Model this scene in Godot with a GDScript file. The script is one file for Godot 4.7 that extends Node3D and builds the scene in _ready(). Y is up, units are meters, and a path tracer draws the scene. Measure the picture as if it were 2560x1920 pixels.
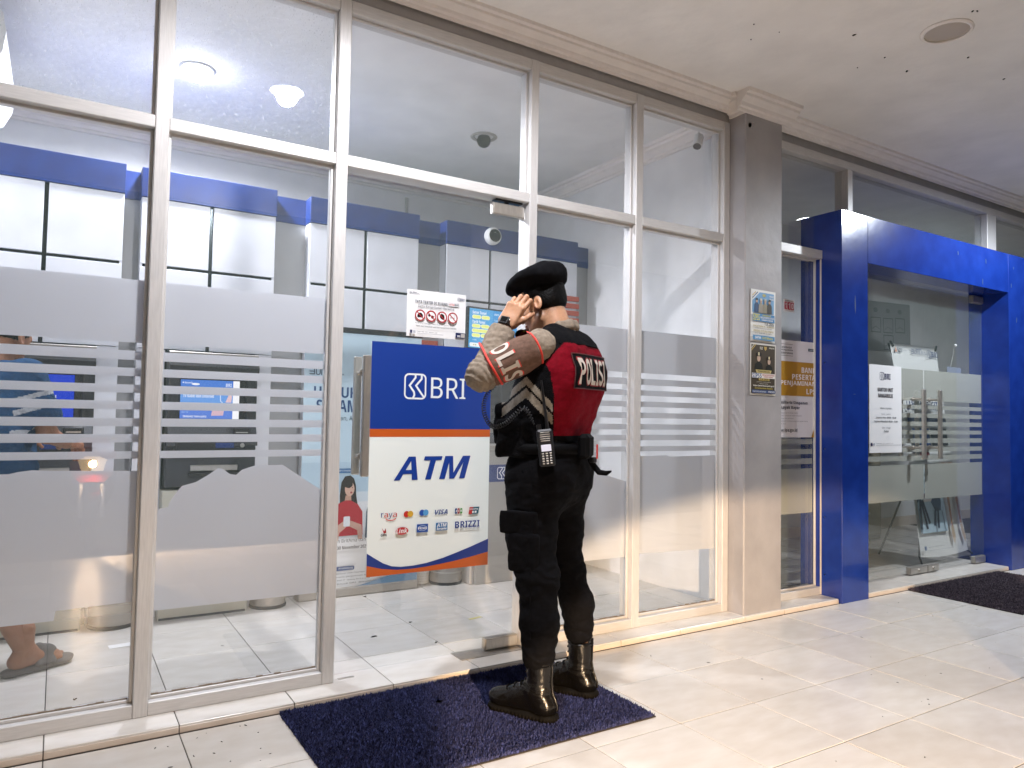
extends Node3D
# A bank's glass-fronted cash machine lobby at night, seen from its tiled porch.
# World: the shopfront stands in the plane z = 0, x runs along it to the right, the porch floor is y = 0.

var M := {}
var rng := RandomNumberGenerator.new()
var names := {}
var text_cache := {}
var fonts := {}
const STEP := 0.0285
const GLASS := -0.05

# ---------------------------------------------------------------- helpers: nodes
func numbered(called):
	var k = names.get(called, 0)
	names[called] = k + 1
	return called if k == 0 else "%s_%03d" % [called, k]

func tag(o, label, category, group = "", kind = ""):
	o.set_meta("label", label)
	o.set_meta("category", category)
	if group != "": o.set_meta("group", group)
	if kind != "": o.set_meta("kind", kind)
	return o

func thing(called, label, category, at = Vector3.ZERO, group = "", kind = ""):
	var o = Node3D.new()
	o.name = numbered(called)
	add_child(o)
	o.position = at
	return tag(o, label, category, group, kind)

func part(called, mesh, material, parent = null, at = null, kind = ""):
	var o = MeshInstance3D.new()
	if parent == null: o.name = numbered(called)
	else:
		var key = "parts_of_%d/%s" % [parent.get_instance_id(), called]
		var k = names.get(key, 0)
		names[key] = k + 1
		o.name = called if k == 0 else "%s_%03d" % [called, k]
	o.mesh = mesh.done() if mesh is MB else mesh
	if material != null: o.material_override = material
	if at is Vector3: o.position = at
	elif at is Transform3D: o.transform = at
	if kind != "": o.set_meta("kind", kind)
	(self if parent == null else parent).add_child(o, true)
	return o

func lin(hex): return Color(hex).srgb_to_linear()

# ---------------------------------------------------------------- helpers: meshes
class MB:
	var st := SurfaceTool.new()
	var col = null
	func _init():
		st.begin(Mesh.PRIMITIVE_TRIANGLES)
	func vert(p, n):
		if col != null: st.set_color(col)
		st.set_normal(n)
		st.add_vertex(p)
	func tri(a, b, c, na = null, nb = null, nc = null):
		if na == null:
			var n = (c - a).cross(b - a).normalized()
			na = n; nb = n; nc = n
		vert(a, na); vert(b, nb); vert(c, nc)
	func face(pts, centre):
		# a convex face turned away from centre
		var n = (pts[2] - pts[0]).cross(pts[1] - pts[0])
		var mid = Vector3.ZERO
		for p in pts: mid += p / pts.size()
		var q = pts.duplicate()
		if n.dot(mid - centre) < 0: q.reverse()
		for i in range(1, q.size() - 1): tri(q[0], q[i], q[i + 1])
	func box(c, size, ch = 0.0, b = Basis.IDENTITY):
		var h = size * 0.5
		ch = minf(ch, minf(h.x, minf(h.y, h.z)) * 0.9)
		if ch <= 0.0:
			for ax in 3:
				for s in [-1.0, 1.0]:
					var pts = []
					for uv in [[-1, -1], [1, -1], [1, 1], [-1, 1]]:
						var p = Vector3.ZERO
						p[ax] = s * h[ax]
						p[(ax + 1) % 3] = uv[0] * h[(ax + 1) % 3]
						p[(ax + 2) % 3] = uv[1] * h[(ax + 2) % 3]
						pts.append(c + b * p)
					face(pts, c)
			return self
		var g = func(ax, sx, sy, sz):
			var p = Vector3(sx * (h.x - (0.0 if ax == 0 else ch)), sy * (h.y - (0.0 if ax == 1 else ch)), sz * (h.z - (0.0 if ax == 2 else ch)))
			return c + b * p
		for s in [-1.0, 1.0]:
			face([g.call(0, s, -1, -1), g.call(0, s, 1, -1), g.call(0, s, 1, 1), g.call(0, s, -1, 1)], c)
			face([g.call(1, -1, s, -1), g.call(1, 1, s, -1), g.call(1, 1, s, 1), g.call(1, -1, s, 1)], c)
			face([g.call(2, -1, -1, s), g.call(2, 1, -1, s), g.call(2, 1, 1, s), g.call(2, -1, 1, s)], c)
			for t in [-1.0, 1.0]:
				face([g.call(0, s, t, -1), g.call(1, s, t, -1), g.call(1, s, t, 1), g.call(0, s, t, 1)], c)
				face([g.call(1, -1, s, t), g.call(2, -1, s, t), g.call(2, 1, s, t), g.call(1, 1, s, t)], c)
				face([g.call(0, s, -1, t), g.call(2, s, -1, t), g.call(2, s, 1, t), g.call(0, s, 1, t)], c)
				for r in [-1.0, 1.0]: face([g.call(0, s, t, r), g.call(1, s, t, r), g.call(2, s, t, r)], c)
		return self
	func span(a, b, ch = 0.0): # a box between two corners
		return box((a + b) * 0.5, (b - a).abs(), ch)
	func tube(path, radius, segs = 8, caps = true):
		var n = path.size()
		var rad = func(i): return radius[i] if radius is Array else radius
		var up = Vector3.UP
		var rings = []
		for i in n:
			var d = (path[mini(i + 1, n - 1)] - path[maxi(i - 1, 0)]).normalized()
			if i == 0 and absf(d.dot(up)) > 0.95: up = Vector3.RIGHT
			var x = (up - d * up.dot(d)).normalized()
			up = x
			var y = d.cross(x)
			var ring = []
			for k in segs:
				var a = TAU * k / segs
				var dir = x * cos(a) + y * sin(a)
				ring.append([path[i] + dir * rad.call(i), dir])
			rings.append(ring)
		for i in n - 1:
			for k in segs:
				var k2 = (k + 1) % segs
				var A = rings[i][k]; var B = rings[i][k2]; var C = rings[i + 1][k2]; var D = rings[i + 1][k]
				tri(A[0], C[0], B[0], A[1], C[1], B[1])
				tri(A[0], D[0], C[0], A[1], D[1], C[1])
		if caps:
			for e in [0, n - 1]:
				var pts = []
				for r in rings[e]: pts.append(r[0])
				face(pts, path[1] if e == 0 else path[n - 2])
		return self
	func lathe(profile, segs = 24, c = Vector3.ZERO, b = Basis.IDENTITY, smooth = true):
		# profile: Vector2(radius, height) from below to above, outside to the right
		for i in profile.size() - 1:
			var p = profile[i]; var q = profile[i + 1]
			var t = (q - p).normalized()
			var nr = Vector2(t.y, -t.x)
			for k in segs:
				var a0 = TAU * k / segs; var a1 = TAU * (k + 1) / segs
				var d0 = Vector3(cos(a0), 0, sin(a0)); var d1 = Vector3(cos(a1), 0, sin(a1))
				var U = Vector3.UP
				var A = c + b * (d0 * p.x + U * p.y); var B = c + b * (d1 * p.x + U * p.y)
				var C = c + b * (d1 * q.x + U * q.y); var D = c + b * (d0 * q.x + U * q.y)
				var n0 = b * (d0 * nr.x + U * nr.y); var n1 = b * (d1 * nr.x + U * nr.y)
				if not smooth:
					n0 = (n0 + n1).normalized(); n1 = n0
				if p.x > 1e-6: tri(A, B, C, n0, n1, n1)
				if q.x > 1e-6: tri(A, C, D, n0, n1, n0)
				if p.x <= 1e-6: pass
		return self
	func prism(poly, z0, z1, xf = Transform3D.IDENTITY):
		# a flat outline in x, y drawn out along z
		var pts = PackedVector2Array(poly)
		if Geometry2D.is_polygon_clockwise(pts): pts.reverse()
		var t = Geometry2D.triangulate_polygon(pts)
		var P = func(i, z): return xf * Vector3(pts[i].x, pts[i].y, z)
		for i in range(0, t.size(), 3):
			_wound(P.call(t[i], z1), P.call(t[i + 1], z1), P.call(t[i + 2], z1), xf.basis * Vector3(0, 0, signf(z1 - z0)))
			_wound(P.call(t[i], z0), P.call(t[i + 1], z0), P.call(t[i + 2], z0), xf.basis * Vector3(0, 0, -signf(z1 - z0)))
		var n = pts.size()
		for i in n:
			var j = (i + 1) % n
			var e = pts[j] - pts[i]
			var out = xf.basis * Vector3(e.y, -e.x, 0)
			_wound(P.call(i, z0), P.call(j, z0), P.call(j, z1), out)
			_wound(P.call(i, z0), P.call(j, z1), P.call(i, z1), out)
		return self
	func _wound(a, b, c, out):
		if (c - a).cross(b - a).dot(out) < 0: tri(a, c, b)
		else: tri(a, b, c)
	func quad(a, b, c, d, out):
		_wound(a, b, c, out); _wound(a, c, d, out)
		return self
	func ball(c, r, segs = 16, b = Basis.IDENTITY):
		var rr = r if r is Vector3 else Vector3.ONE * r
		var P = func(i, k):
			var t = PI * i / (segs / 2); var a = TAU * k / segs
			return Vector3(sin(t) * cos(a), cos(t), sin(t) * sin(a))
		for i in segs / 2:
			for k in segs:
				var q = [P.call(i, k), P.call(i, k + 1), P.call(i + 1, k + 1), P.call(i + 1, k)]
				var w = []; var nn = []
				for v in q:
					w.append(c + b * (v * rr)); nn.append((b * (v / rr)).normalized())
				if i > 0: tri(w[0], w[1], w[2], nn[0], nn[1], nn[2])
				if i < segs / 2 - 1: tri(w[0], w[2], w[3], nn[0], nn[2], nn[3])
		return self
	func done(): return st.commit()

# ---------------------------------------------------------------- helpers: print on flat sheets (x right, y up, facing +z)
class Sheet:
	var mb := MB.new()
	var z := 0.0
	var host
	func _init(h, first = 0.0004):
		host = h
		z = first
	func up(): z += 0.00025
	func t3(a, b, c, color):
		mb.col = color
		var A = Vector3(a.x, a.y, z); var B = Vector3(b.x, b.y, z); var C = Vector3(c.x, c.y, z)
		mb._wound(A, B, C, Vector3(0, 0, 1))
	func rect(x0, y0, x1, y1, hex): poly([Vector2(x0, y0), Vector2(x1, y0), Vector2(x1, y1), Vector2(x0, y1)], hex)
	func poly(pts, hex):
		up()
		var c = host.lin(hex)
		var p = PackedVector2Array(pts)
		var t = Geometry2D.triangulate_polygon(p)
		for i in range(0, t.size(), 3): t3(p[t[i]], p[t[i + 1]], p[t[i + 2]], c)
	func round_rect(x0, y0, x1, y1, r, hex):
		var pts = []
		for q in [[x1 - r, y1 - r, 0.0], [x0 + r, y1 - r, PI / 2], [x0 + r, y0 + r, PI], [x1 - r, y0 + r, PI * 1.5]]:
			for k in 6:
				var a = q[2] + PI / 2 * k / 5
				pts.append(Vector2(q[0] + r * cos(a), q[1] + r * sin(a)))
		poly(pts, hex)
	func disc(x, y, r, hex, ry = -1.0, n = 20):
		var pts = []
		for k in n: pts.append(Vector2(x + r * cos(TAU * k / n), y + (r if ry < 0 else ry) * sin(TAU * k / n)))
		poly(pts, hex)
	func ring(x, y, r0, r1, hex, n = 28):
		up()
		var c = host.lin(hex)
		for k in n:
			var a = TAU * k / n; var b = TAU * (k + 1) / n
			var A = Vector2(cos(a), sin(a)); var B = Vector2(cos(b), sin(b)); var o = Vector2(x, y)
			t3(o + A * r0, o + B * r0, o + B * r1, c); t3(o + A * r0, o + B * r1, o + A * r1, c)
	func line(pts, w, hex, close = false):
		up()
		var c = host.lin(hex)
		var n = pts.size()
		var off = []
		for i in n:
			var d0 = (pts[i] - pts[i - 1]) if (i > 0 or close) else pts[1] - pts[0]
			var d1 = (pts[(i + 1) % n] - pts[i]) if (i < n - 1 or close) else d0
			var a = d0.normalized().orthogonal(); var b = d1.normalized().orthogonal()
			var m = (a + b).normalized()
			off.append(m * (w * 0.5 / maxf(0.4, m.dot(a))))
		for i in (n if close else n - 1):
			var j = (i + 1) % n
			t3(pts[i] + off[i], pts[j] + off[j], pts[j] - off[j], c)
			t3(pts[i] + off[i], pts[j] - off[j], pts[i] - off[i], c)
	func text(s, x0, y0, x1, y1, hex, bold = false, shear = 0.0):
		up()
		var c = host.lin(hex)
		var a = host.text_arr(s, bold)
		var v = a[0]; var lo = a[1]; var sz = a[2]
		if v.is_empty(): return
		var w = x1 - x0; var h = y1 - y0
		var q = []
		for p in v:
			var yy = (p.y - lo.y) / sz.y
			q.append(Vector2(x0 + (p.x - lo.x) / sz.x * w + shear * (yy - 0.5) * h, y0 + yy * h))
		for i in range(0, q.size(), 3): t3(q[i], q[i + 1], q[i + 2], c)
	func done(): return mb.done()

func text_arr(s, bold):
	var key = [s, bold]
	if not text_cache.has(key):
		if not fonts.has(bold):
			var f = SystemFont.new()
			f.font_names = PackedStringArray(["Droid Sans"])
			f.font_weight = 700 if bold else 400
			fonts[bold] = f
		var tm = TextMesh.new()
		tm.font = fonts[bold]
		tm.text = s
		tm.font_size = 32
		tm.pixel_size = 0.01
		tm.curve_step = 3.0
		tm.depth = 0.0
		var arr = tm.surface_get_arrays(0) if tm.get_surface_count() else []
		var out = PackedVector2Array()
		if arr.size():
			var vs = arr[Mesh.ARRAY_VERTEX]; var ix = arr[Mesh.ARRAY_INDEX]
			for i in ix: out.append(Vector2(vs[i].x, vs[i].y))
		var lo = Vector2(1e9, 1e9); var hi = -lo
		for p in out:
			lo = lo.min(p); hi = hi.max(p)
		text_cache[key] = [out, lo, (hi - lo).max(Vector2(1e-5, 1e-5))]
	return text_cache[key]

# ---------------------------------------------------------------- helpers: bodies and cloth as one smooth surface (distance field, surface nets)
func cap(a, b, ra, rb, k = 0.03, n = Vector3.ZERO, s = 1.0): return ["c", a, b, ra, rb, k, n, s]
func ell(c, r, k = 0.02, b = Basis.IDENTITY): return ["e", c, r, b, k]
func cut(c, r, k = 0.01, b = Basis.IDENTITY): return ["x", c, r, b, k]
func rbox(c, h, r, k = 0.01, b = Basis.IDENTITY): return ["b", c, h, b, r, k]

func field(bones, cell, wrinkle = null):
	var lo = Vector3.ONE * 1e9
	var hi = -lo
	var boxes = []
	for n in bones:
		var a; var b
		match n[0]:
			"c":
				var m = Vector3.ONE * maxf(n[3], n[4])
				a = n[1].min(n[2]) - m; b = n[1].max(n[2]) + m
			"b":
				var m = Vector3.ONE * (n[2].length() + n[4])
				a = n[1] - m; b = n[1] + m
			_:
				var m = Vector3.ONE * maxf(n[2].x, maxf(n[2].y, n[2].z))
				a = n[1] - m; b = n[1] + m
		var g = Vector3.ONE * ((n[5] if n[0] in ["c", "b"] else n[4]) + 3.5 * cell)
		a -= g; b += g
		boxes.append([a, b])
		if n[0] != "x":
			lo = lo.min(a); hi = hi.max(b)
	var nx = int((hi.x - lo.x) / cell) + 2; var ny = int((hi.y - lo.y) / cell) + 2; var nz = int((hi.z - lo.z) / cell) + 2
	var f := PackedFloat32Array()
	f.resize(nx * ny * nz)
	f.fill(9.0)
	for j in bones.size():
		var n = bones[j]
		var i0 = Vector3i(((boxes[j][0] - lo) / cell).floor()).clamp(Vector3i.ZERO, Vector3i(nx - 1, ny - 1, nz - 1))
		var i1 = Vector3i(((boxes[j][1] - lo) / cell).ceil()).clamp(Vector3i.ZERO, Vector3i(nx - 1, ny - 1, nz - 1))
		var kind: String = n[0]
		var A: Vector3 = n[1]
		var k: float = n[5] if kind in ["c", "b"] else n[4]
		var AB := Vector3.ZERO; var l2 := 1.0; var ra := 0.0; var rb := 0.0; var N := Vector3.ZERO; var S := 1.0
		var R := Vector3.ONE; var inv := Basis.IDENTITY; var rmin := 1.0; var rr := 0.0
		if kind == "c":
			AB = n[2] - A; l2 = maxf(AB.length_squared(), 1e-9); ra = n[3]; rb = n[4]; N = n[6]; S = n[7]
		else:
			R = n[2]; inv = n[3].transposed(); rmin = minf(R.x, minf(R.y, R.z))
			if kind == "b": rr = n[4]
		for z in range(i0.z, i1.z + 1):
			for y in range(i0.y, i1.y + 1):
				var i: int = (z * ny + y) * nx + i0.x
				var p := Vector3(lo.x + i0.x * cell, lo.y + y * cell, lo.z + z * cell) - A
				for x in range(i0.x, i1.x + 1):
					var d: float
					if kind == "c":
						var q := p
						if S != 1.0: q = p + N * (p.dot(N) * (1.0 / S - 1.0))
						var t := clampf(q.dot(AB) / l2, 0.0, 1.0)
						d = ((q - AB * t).length() - lerpf(ra, rb, t)) * minf(S, 1.0)
					elif kind == "b":
						var q: Vector3 = (inv * p).abs() - R
						d = q.max(Vector3.ZERO).length() + minf(maxf(q.x, maxf(q.y, q.z)), 0.0) - rr
					else:
						var q: Vector3 = inv * p
						var e := (q / R).length()
						var e2 := (q / (R * R)).length()
						d = e * (e - 1.0) / e2 if e2 > 1e-6 else -rmin
					var old := f[i]
					if kind == "x":
						d = -d
						var h := maxf(k - absf(old - d), 0.0) / k
						f[i] = maxf(old, d) + h * h * k * 0.25
					elif old > 8.0: f[i] = d
					else:
						var h := maxf(k - absf(old - d), 0.0) / k
						f[i] = minf(old, d) - h * h * k * 0.25
					i += 1
					p.x += cell
	if wrinkle != null:
		for z in nz:
			for y in ny:
				var i: int = (z * ny + y) * nx
				for x in nx:
					if absf(f[i]) < 0.03: f[i] += wrinkle.call(Vector3(lo.x + x * cell, lo.y + y * cell, lo.z + z * cell))
					i += 1
	return {"f": f, "lo": lo, "cell": cell, "nx": nx, "ny": ny, "nz": nz}

func at_field(F, p: Vector3) -> float:
	var q: Vector3 = (p - F.lo) / F.cell
	var x := int(floor(q.x)); var y := int(floor(q.y)); var z := int(floor(q.z))
	if x < 0 or y < 0 or z < 0 or x >= F.nx - 1 or y >= F.ny - 1 or z >= F.nz - 1: return 1.0
	var fx := q.x - x; var fy := q.y - y; var fz := q.z - z
	var i: int = (z * F.ny + y) * F.nx + x
	var f: PackedFloat32Array = F.f
	var sy: int = F.nx; var sz: int = F.nx * F.ny
	return lerpf(lerpf(lerpf(f[i], f[i + 1], fx), lerpf(f[i + sy], f[i + sy + 1], fx), fy), lerpf(lerpf(f[i + sz], f[i + sz + 1], fx), lerpf(f[i + sz + sy], f[i + sz + sy + 1], fx), fy), fz)

func land(F, from: Vector3, dir: Vector3, off = 0.0, most = 0.6) -> Vector3:
	# where a ray from outside meets the surface (or a shell off metres outside it)
	var p := from
	var gone := 0.0
	while gone < most:
		var d: float = at_field(F, p) - off
		if d < 0.0006: break
		var s := clampf(d * 0.8, 0.0006, 0.03)
		p += dir * s
		gone += s
	return p

func net(F, color = null, sort = null, kinds = 1):
	# the surface of a field: an ArrayMesh, or one per kind when sort(point) tells triangles apart
	var nx: int = F.nx; var ny: int = F.ny; var nz: int = F.nz; var cell: float = F.cell
	var f: PackedFloat32Array = F.f
	var sy := nx; var sz := nx * ny
	var id := PackedInt32Array()
	id.resize(f.size())
	id.fill(-1)
	var V := PackedVector3Array(); var NN := PackedVector3Array()
	var near := cell * 3.0
	var offs := [0, 1, sy, sy + 1, sz, sz + 1, sz + sy, sz + sy + 1]
	var edges := [[0, 1], [2, 3], [4, 5], [6, 7], [0, 2], [1, 3], [4, 6], [5, 7], [0, 4], [1, 5], [2, 6], [3, 7]]
	for z in nz - 1:
		for y in ny - 1:
			var i: int = (z * ny + y) * nx - 1
			for x in nx - 1:
				i += 1
				if absf(f[i]) > near: continue
				var inside := 0
				for o in offs:
					if f[i + o] < 0.0: inside += 1
				if inside == 0 or inside == 8: continue
				var sum := Vector3.ZERO
				var n := 0
				for e in edges:
					var a := f[i + offs[e[0]]]; var b := f[i + offs[e[1]]]
					if (a < 0.0) == (b < 0.0): continue
					var t := a / (a - b)
					var pa := Vector3(e[0] & 1, (e[0] >> 1) & 1, e[0] >> 2); var pb := Vector3(e[1] & 1, (e[1] >> 1) & 1, e[1] >> 2)
					sum += pa.lerp(pb, t)
					n += 1
				var q := sum / n
				id[i] = V.size()
				V.append(F.lo + (Vector3(x, y, z) + q) * cell)
				var g := Vector3.ZERO
				for c in 8:
					var v := f[i + offs[c]]
					var wx := q.x if c & 1 else 1.0 - q.x
					var wy := q.y if c & 2 else 1.0 - q.y
					var wz := q.z if c & 4 else 1.0 - q.z
					g.x += (v if c & 1 else -v) * wy * wz
					g.y += (v if c & 2 else -v) * wx * wz
					g.z += (v if c & 4 else -v) * wx * wy
				NN.append(g.normalized())
	var cols := PackedColorArray()
	if color != null:
		for k in V.size(): cols.append(color.call(V[k], NN[k]))
	var lists = []
	for k in kinds: lists.append(PackedInt32Array())
	var steps := [1, sy, sz]
	for z in range(1, nz - 1):
		for y in range(1, ny - 1):
			var i: int = (z * ny + y) * nx
			for x in range(1, nx - 1):
				i += 1
				var a := f[i]
				if absf(a) > near: continue
				for ax in 3:
					var b := f[i + steps[ax]]
					if (a < 0.0) == (b < 0.0): continue
					var u: int = steps[(ax + 1) % 3]; var w: int = steps[(ax + 2) % 3]
					var q := [id[i], id[i - u], id[i - u - w], id[i - w]]
					if q[0] < 0 or q[1] < 0 or q[2] < 0 or q[3] < 0: continue
					if a < 0.0: q.reverse()
					for t in [[0, 1, 2], [0, 2, 3]]:
						var k := 0
						if sort != null: k = sort.call((V[q[t[0]]] + V[q[t[1]]] + V[q[t[2]]]) / 3.0)
						lists[k].append_array([q[t[0]], q[t[1]], q[t[2]]])
	var out = []
	for l in lists:
		if l.is_empty():
			out.append(null)
			continue
		var remap := {}
		var v2 := PackedVector3Array(); var n2 := PackedVector3Array(); var c2 := PackedColorArray(); var ix := PackedInt32Array()
		for k in l:
			if not remap.has(k):
				remap[k] = v2.size()
				v2.append(V[k]); n2.append(NN[k])
				if color != null: c2.append(cols[k])
			ix.append(remap[k])
		var arr = []
		arr.resize(Mesh.ARRAY_MAX)
		arr[Mesh.ARRAY_VERTEX] = v2; arr[Mesh.ARRAY_NORMAL] = n2; arr[Mesh.ARRAY_INDEX] = ix
		if color != null: arr[Mesh.ARRAY_COLOR] = c2
		var m := ArrayMesh.new()
		m.add_surface_from_arrays(Mesh.PRIMITIVE_TRIANGLES, arr)
		out.append(m)
	return out if kinds > 1 else out[0]

func joined_meshes(list):
	var st := SurfaceTool.new()
	st.begin(Mesh.PRIMITIVE_TRIANGLES)
	for e in list: st.append_from(e[0], 0, e[1])
	return st.commit()

# ---------------------------------------------------------------- materials
func noise_tex(freq, lo_hex, hi_hex, octaves = 4, size = 512, seed_ = 1, type = FastNoiseLite.TYPE_SIMPLEX_SMOOTH, stops = null):
	var n := FastNoiseLite.new()
	n.noise_type = type
	n.frequency = freq
	n.fractal_octaves = octaves
	n.seed = seed_
	var t := NoiseTexture2D.new()
	t.width = size; t.height = size
	t.seamless = true
	t.noise = n
	var g := Gradient.new()
	if stops == null: g.set_color(0, Color(lo_hex)); g.set_color(1, Color(hi_hex))
	else:
		g.offsets = PackedFloat32Array(stops[0])
		var cs := PackedColorArray()
		for c in stops[1]: cs.append(Color(c))
		g.colors = cs
	t.color_ramp = g
	return t

func bump_tex(freq, octaves = 3, size = 512, strength = 4.0, type = FastNoiseLite.TYPE_SIMPLEX_SMOOTH):
	var n := FastNoiseLite.new()
	n.noise_type = type
	n.frequency = freq
	n.fractal_octaves = octaves
	var t := NoiseTexture2D.new()
	t.width = size; t.height = size
	t.seamless = true
	t.noise = n
	t.as_normal_map = true
	t.bump_strength = strength
	return t

func mat(hex, rough, metal = 0.0, tex = null, scale = Vector3.ONE, normal = null, nscale = 1.0):
	var m := StandardMaterial3D.new()
	m.albedo_color = Color(hex)
	m.roughness = rough
	m.metallic = metal
	if tex != null or normal != null:
		m.uv1_triplanar = true
		m.uv1_world_triplanar = true
		m.uv1_scale = scale
	if tex != null: m.albedo_texture = tex
	if normal != null:
		m.normal_enabled = true
		m.normal_texture = normal
		m.normal_scale = nscale
	return m

func cloth(hex, rough, tex, scale, normal, nscale):
	var m = mat(hex, rough, 0.0, tex, scale, normal, nscale)
	m.uv1_world_triplanar = false
	m.metallic_specular = 0.2
	return m

func glow(hex, energy):
	var m := StandardMaterial3D.new()
	m.albedo_color = Color(hex)
	m.emission_enabled = true
	m.emission = Color(hex)
	m.emission_energy_multiplier = energy
	return m

func make_materials():
	var plaster = noise_tex(0.012, "#f0f0f0", "#ffffff", 5, 512, 3)
	var plaster_n = bump_tex(0.03, 4, 512, 2.0)
	M.porch_ceiling = mat("#f2efec", 0.75, 0.0, plaster, Vector3.ONE * 0.35, plaster_n, 0.25)
	M.room_ceiling = mat("#eeeeee", 0.8, 0.0, plaster, Vector3.ONE * 0.4, plaster_n, 0.2)
	M.room_wall = mat("#ececec", 0.7, 0.0, plaster, Vector3.ONE * 0.5, plaster_n, 0.3)
	M.crown = mat("#efe9e5", 0.55, 0.0, plaster, Vector3.ONE * 1.2)
	M.beam = mat("#a8a6a6", 0.6, 0.0, plaster, Vector3.ONE * 0.9, plaster_n, 0.5)
	var patchy = noise_tex(0.009, "#dcdcdc", "#ffffff", 5, 512, 9)
	M.pillar = mat("#adaaab", 0.5, 0.0, patchy, Vector3.ONE * 0.5, plaster_n, 0.22)
	M.grout = mat("#57524c", 0.9)
	var vein = noise_tex(0.010, "#f1eeea", "#ffffff", 4, 512, 21)
	M.tiles = []
	for k in 4:
		var m = mat(["#dfdbd5", "#dbd7d1", "#e2ded8", "#d8d3cc"][k], 1.0, 0.0, vein, Vector3(0.9, 0.9, 2.6) if k % 2 == 0 else Vector3(1.1, 1.1, 2.2))
		m.uv1_offset = Vector3(k * 0.31, 0, k * 0.17)
		m.roughness = 0.24 + 0.02 * k
		M.tiles.append(m)
	M.riser = mat("#dccfc2", 0.35, 0.0, vein, Vector3.ONE * 1.5)
	var brush = noise_tex(0.03, "#ececec", "#ffffff", 3, 512, 5)
	M.alu = mat("#d2d0ce", 0.45, 0.15, brush, Vector3(8.0, 0.6, 8.0))
	M.alu_across = mat("#d2d0ce", 0.45, 0.15, brush, Vector3(0.6, 8.0, 8.0))
	M.steel = mat("#cfcac2", 0.32, 0.75, brush, Vector3(4.0, 1.0, 4.0))
	M.steel_dull = mat("#b9b3ab", 0.4, 0.7, brush, Vector3(2.0, 8.0, 2.0))
	M.rubber = mat("#15151a", 0.6)
	var g := StandardMaterial3D.new()
	g.albedo_color = Color(0.78, 0.86, 0.84, 0.035)
	g.transparency = BaseMaterial3D.TRANSPARENCY_ALPHA
	g.roughness = 0.0
	g.metallic_specular = 0.5
	M.glass = g
	var film = mat("#d3d6dd", 0.55)
	film.backlight_enabled = true
	film.backlight = Color(0.62, 0.63, 0.66)
	M.film = film
	var tor = film.duplicate()
	M.film_dim = tor
	var spots = Image.create(512, 512, false, Image.FORMAT_RGBA8)
	spots.fill(Color(1, 1, 1, 0))
	var r2 := RandomNumberGenerator.new()
	r2.seed = 77
	for k in 1500:
		var x = r2.randi_range(2, 500); var y = r2.randi_range(2, 500)
		var s = 2 if r2.randf() < 0.7 else 3
		spots.fill_rect(Rect2i(x, y, s, s + r2.randi_range(0, 3)), Color(1, 1, 1, r2.randf_range(0.1, 0.45)))
	var grime := StandardMaterial3D.new()
	grime.albedo_color = Color(0.9, 0.91, 0.93, 0.55)
	grime.albedo_texture = ImageTexture.create_from_image(spots)
	grime.transparency = BaseMaterial3D.TRANSPARENCY_ALPHA
	grime.roughness = 0.6
	grime.uv1_triplanar = true
	grime.uv1_world_triplanar = true
	grime.uv1_scale = Vector3.ONE * 1.7
	M.grime = grime
	var smear = noise_tex(0.012, "#c8cede", "#ffffff", 4, 512, 11)
	M.portal = mat("#1c3b92", 0.2, 0.0, smear, Vector3.ONE * 0.8, plaster_n, 0.06)
	M.portal.clearcoat_enabled = true
	M.portal.clearcoat = 0.4
	M.portal.clearcoat_roughness = 0.06
	M.band = mat("#1f3b7c", 0.34, 0.0, smear, Vector3.ONE * 1.1)
	M.panel = mat("#e4e6ec", 0.32, 0.0, plaster, Vector3.ONE * 0.6)
	M.recess = mat("#a6a6a6", 0.4, 0.0, plaster, Vector3.ONE * 0.6)
	M.gap = mat("#2b3133", 0.18, 0.8)
	M.atm_dark = mat("#1b1c20", 0.42, 0.0, null)
	M.atm_mid = mat("#3b3d42", 0.5)
	M.atm_pale = mat("#c4c1b2", 0.45)
	M.atm_grey = mat("#a9a6a0", 0.35, 0.25)
	M.white = mat("#e6e6e4", 0.4)
	M.paper = mat("#ededeb", 0.55)
	M.red_slat = mat("#b4533f", 0.5)
	M.screen = StandardMaterial3D.new()
	M.screen.shading_mode = BaseMaterial3D.SHADING_MODE_UNSHADED
	M.screen.vertex_color_use_as_albedo = true
	M.print = StandardMaterial3D.new()
	M.print.vertex_color_use_as_albedo = true
	M.print.roughness = 0.45
	M.vinyl = M.print.duplicate()
	M.vinyl.roughness = 0.3
	M.lamp_on = glow("#f4f7ff", 40.0)
	M.lamp_off = mat("#e2e2e2", 0.25)
	M.dark_glass = mat("#0c0d10", 0.06)
	# people
	var weave = bump_tex(0.28, 2, 256, 5.0)
	var crease = bump_tex(0.018, 4, 512, 5.0)
	var fab = noise_tex(0.05, "#b9b9b9", "#ffffff", 4, 256, 13)
	M.skin = StandardMaterial3D.new()
	M.skin.vertex_color_use_as_albedo = true
	M.skin.roughness = 0.5
	M.skin.subsurf_scatter_enabled = true
	M.skin.subsurf_scatter_strength = 0.08
	M.hair = cloth("#141212", 0.5, noise_tex(0.08, "#606060", "#ffffff", 4, 256, 17), Vector3(14, 3, 14), bump_tex(0.2, 3, 256, 6.0), 0.8)
	M.felt = cloth("#131316", 0.95, fab, Vector3.ONE * 6, bump_tex(0.35, 3, 256, 5.0), 0.5)
	M.shirt = cloth("#9a8c7c", 0.85, fab, Vector3.ONE * 4, weave, 0.35)
	M.vest_black = cloth("#101013", 0.85, fab, Vector3.ONE * 8, bump_tex(0.12, 1, 256, 8.0, FastNoiseLite.TYPE_CELLULAR), 0.6)
	M.vest_red = cloth("#850a1f", 0.8, fab, Vector3.ONE * 6, crease, 0.3)
	M.reflective = cloth("#a3998a", 0.5, fab, Vector3.ONE * 5, weave, 0.3)
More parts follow.
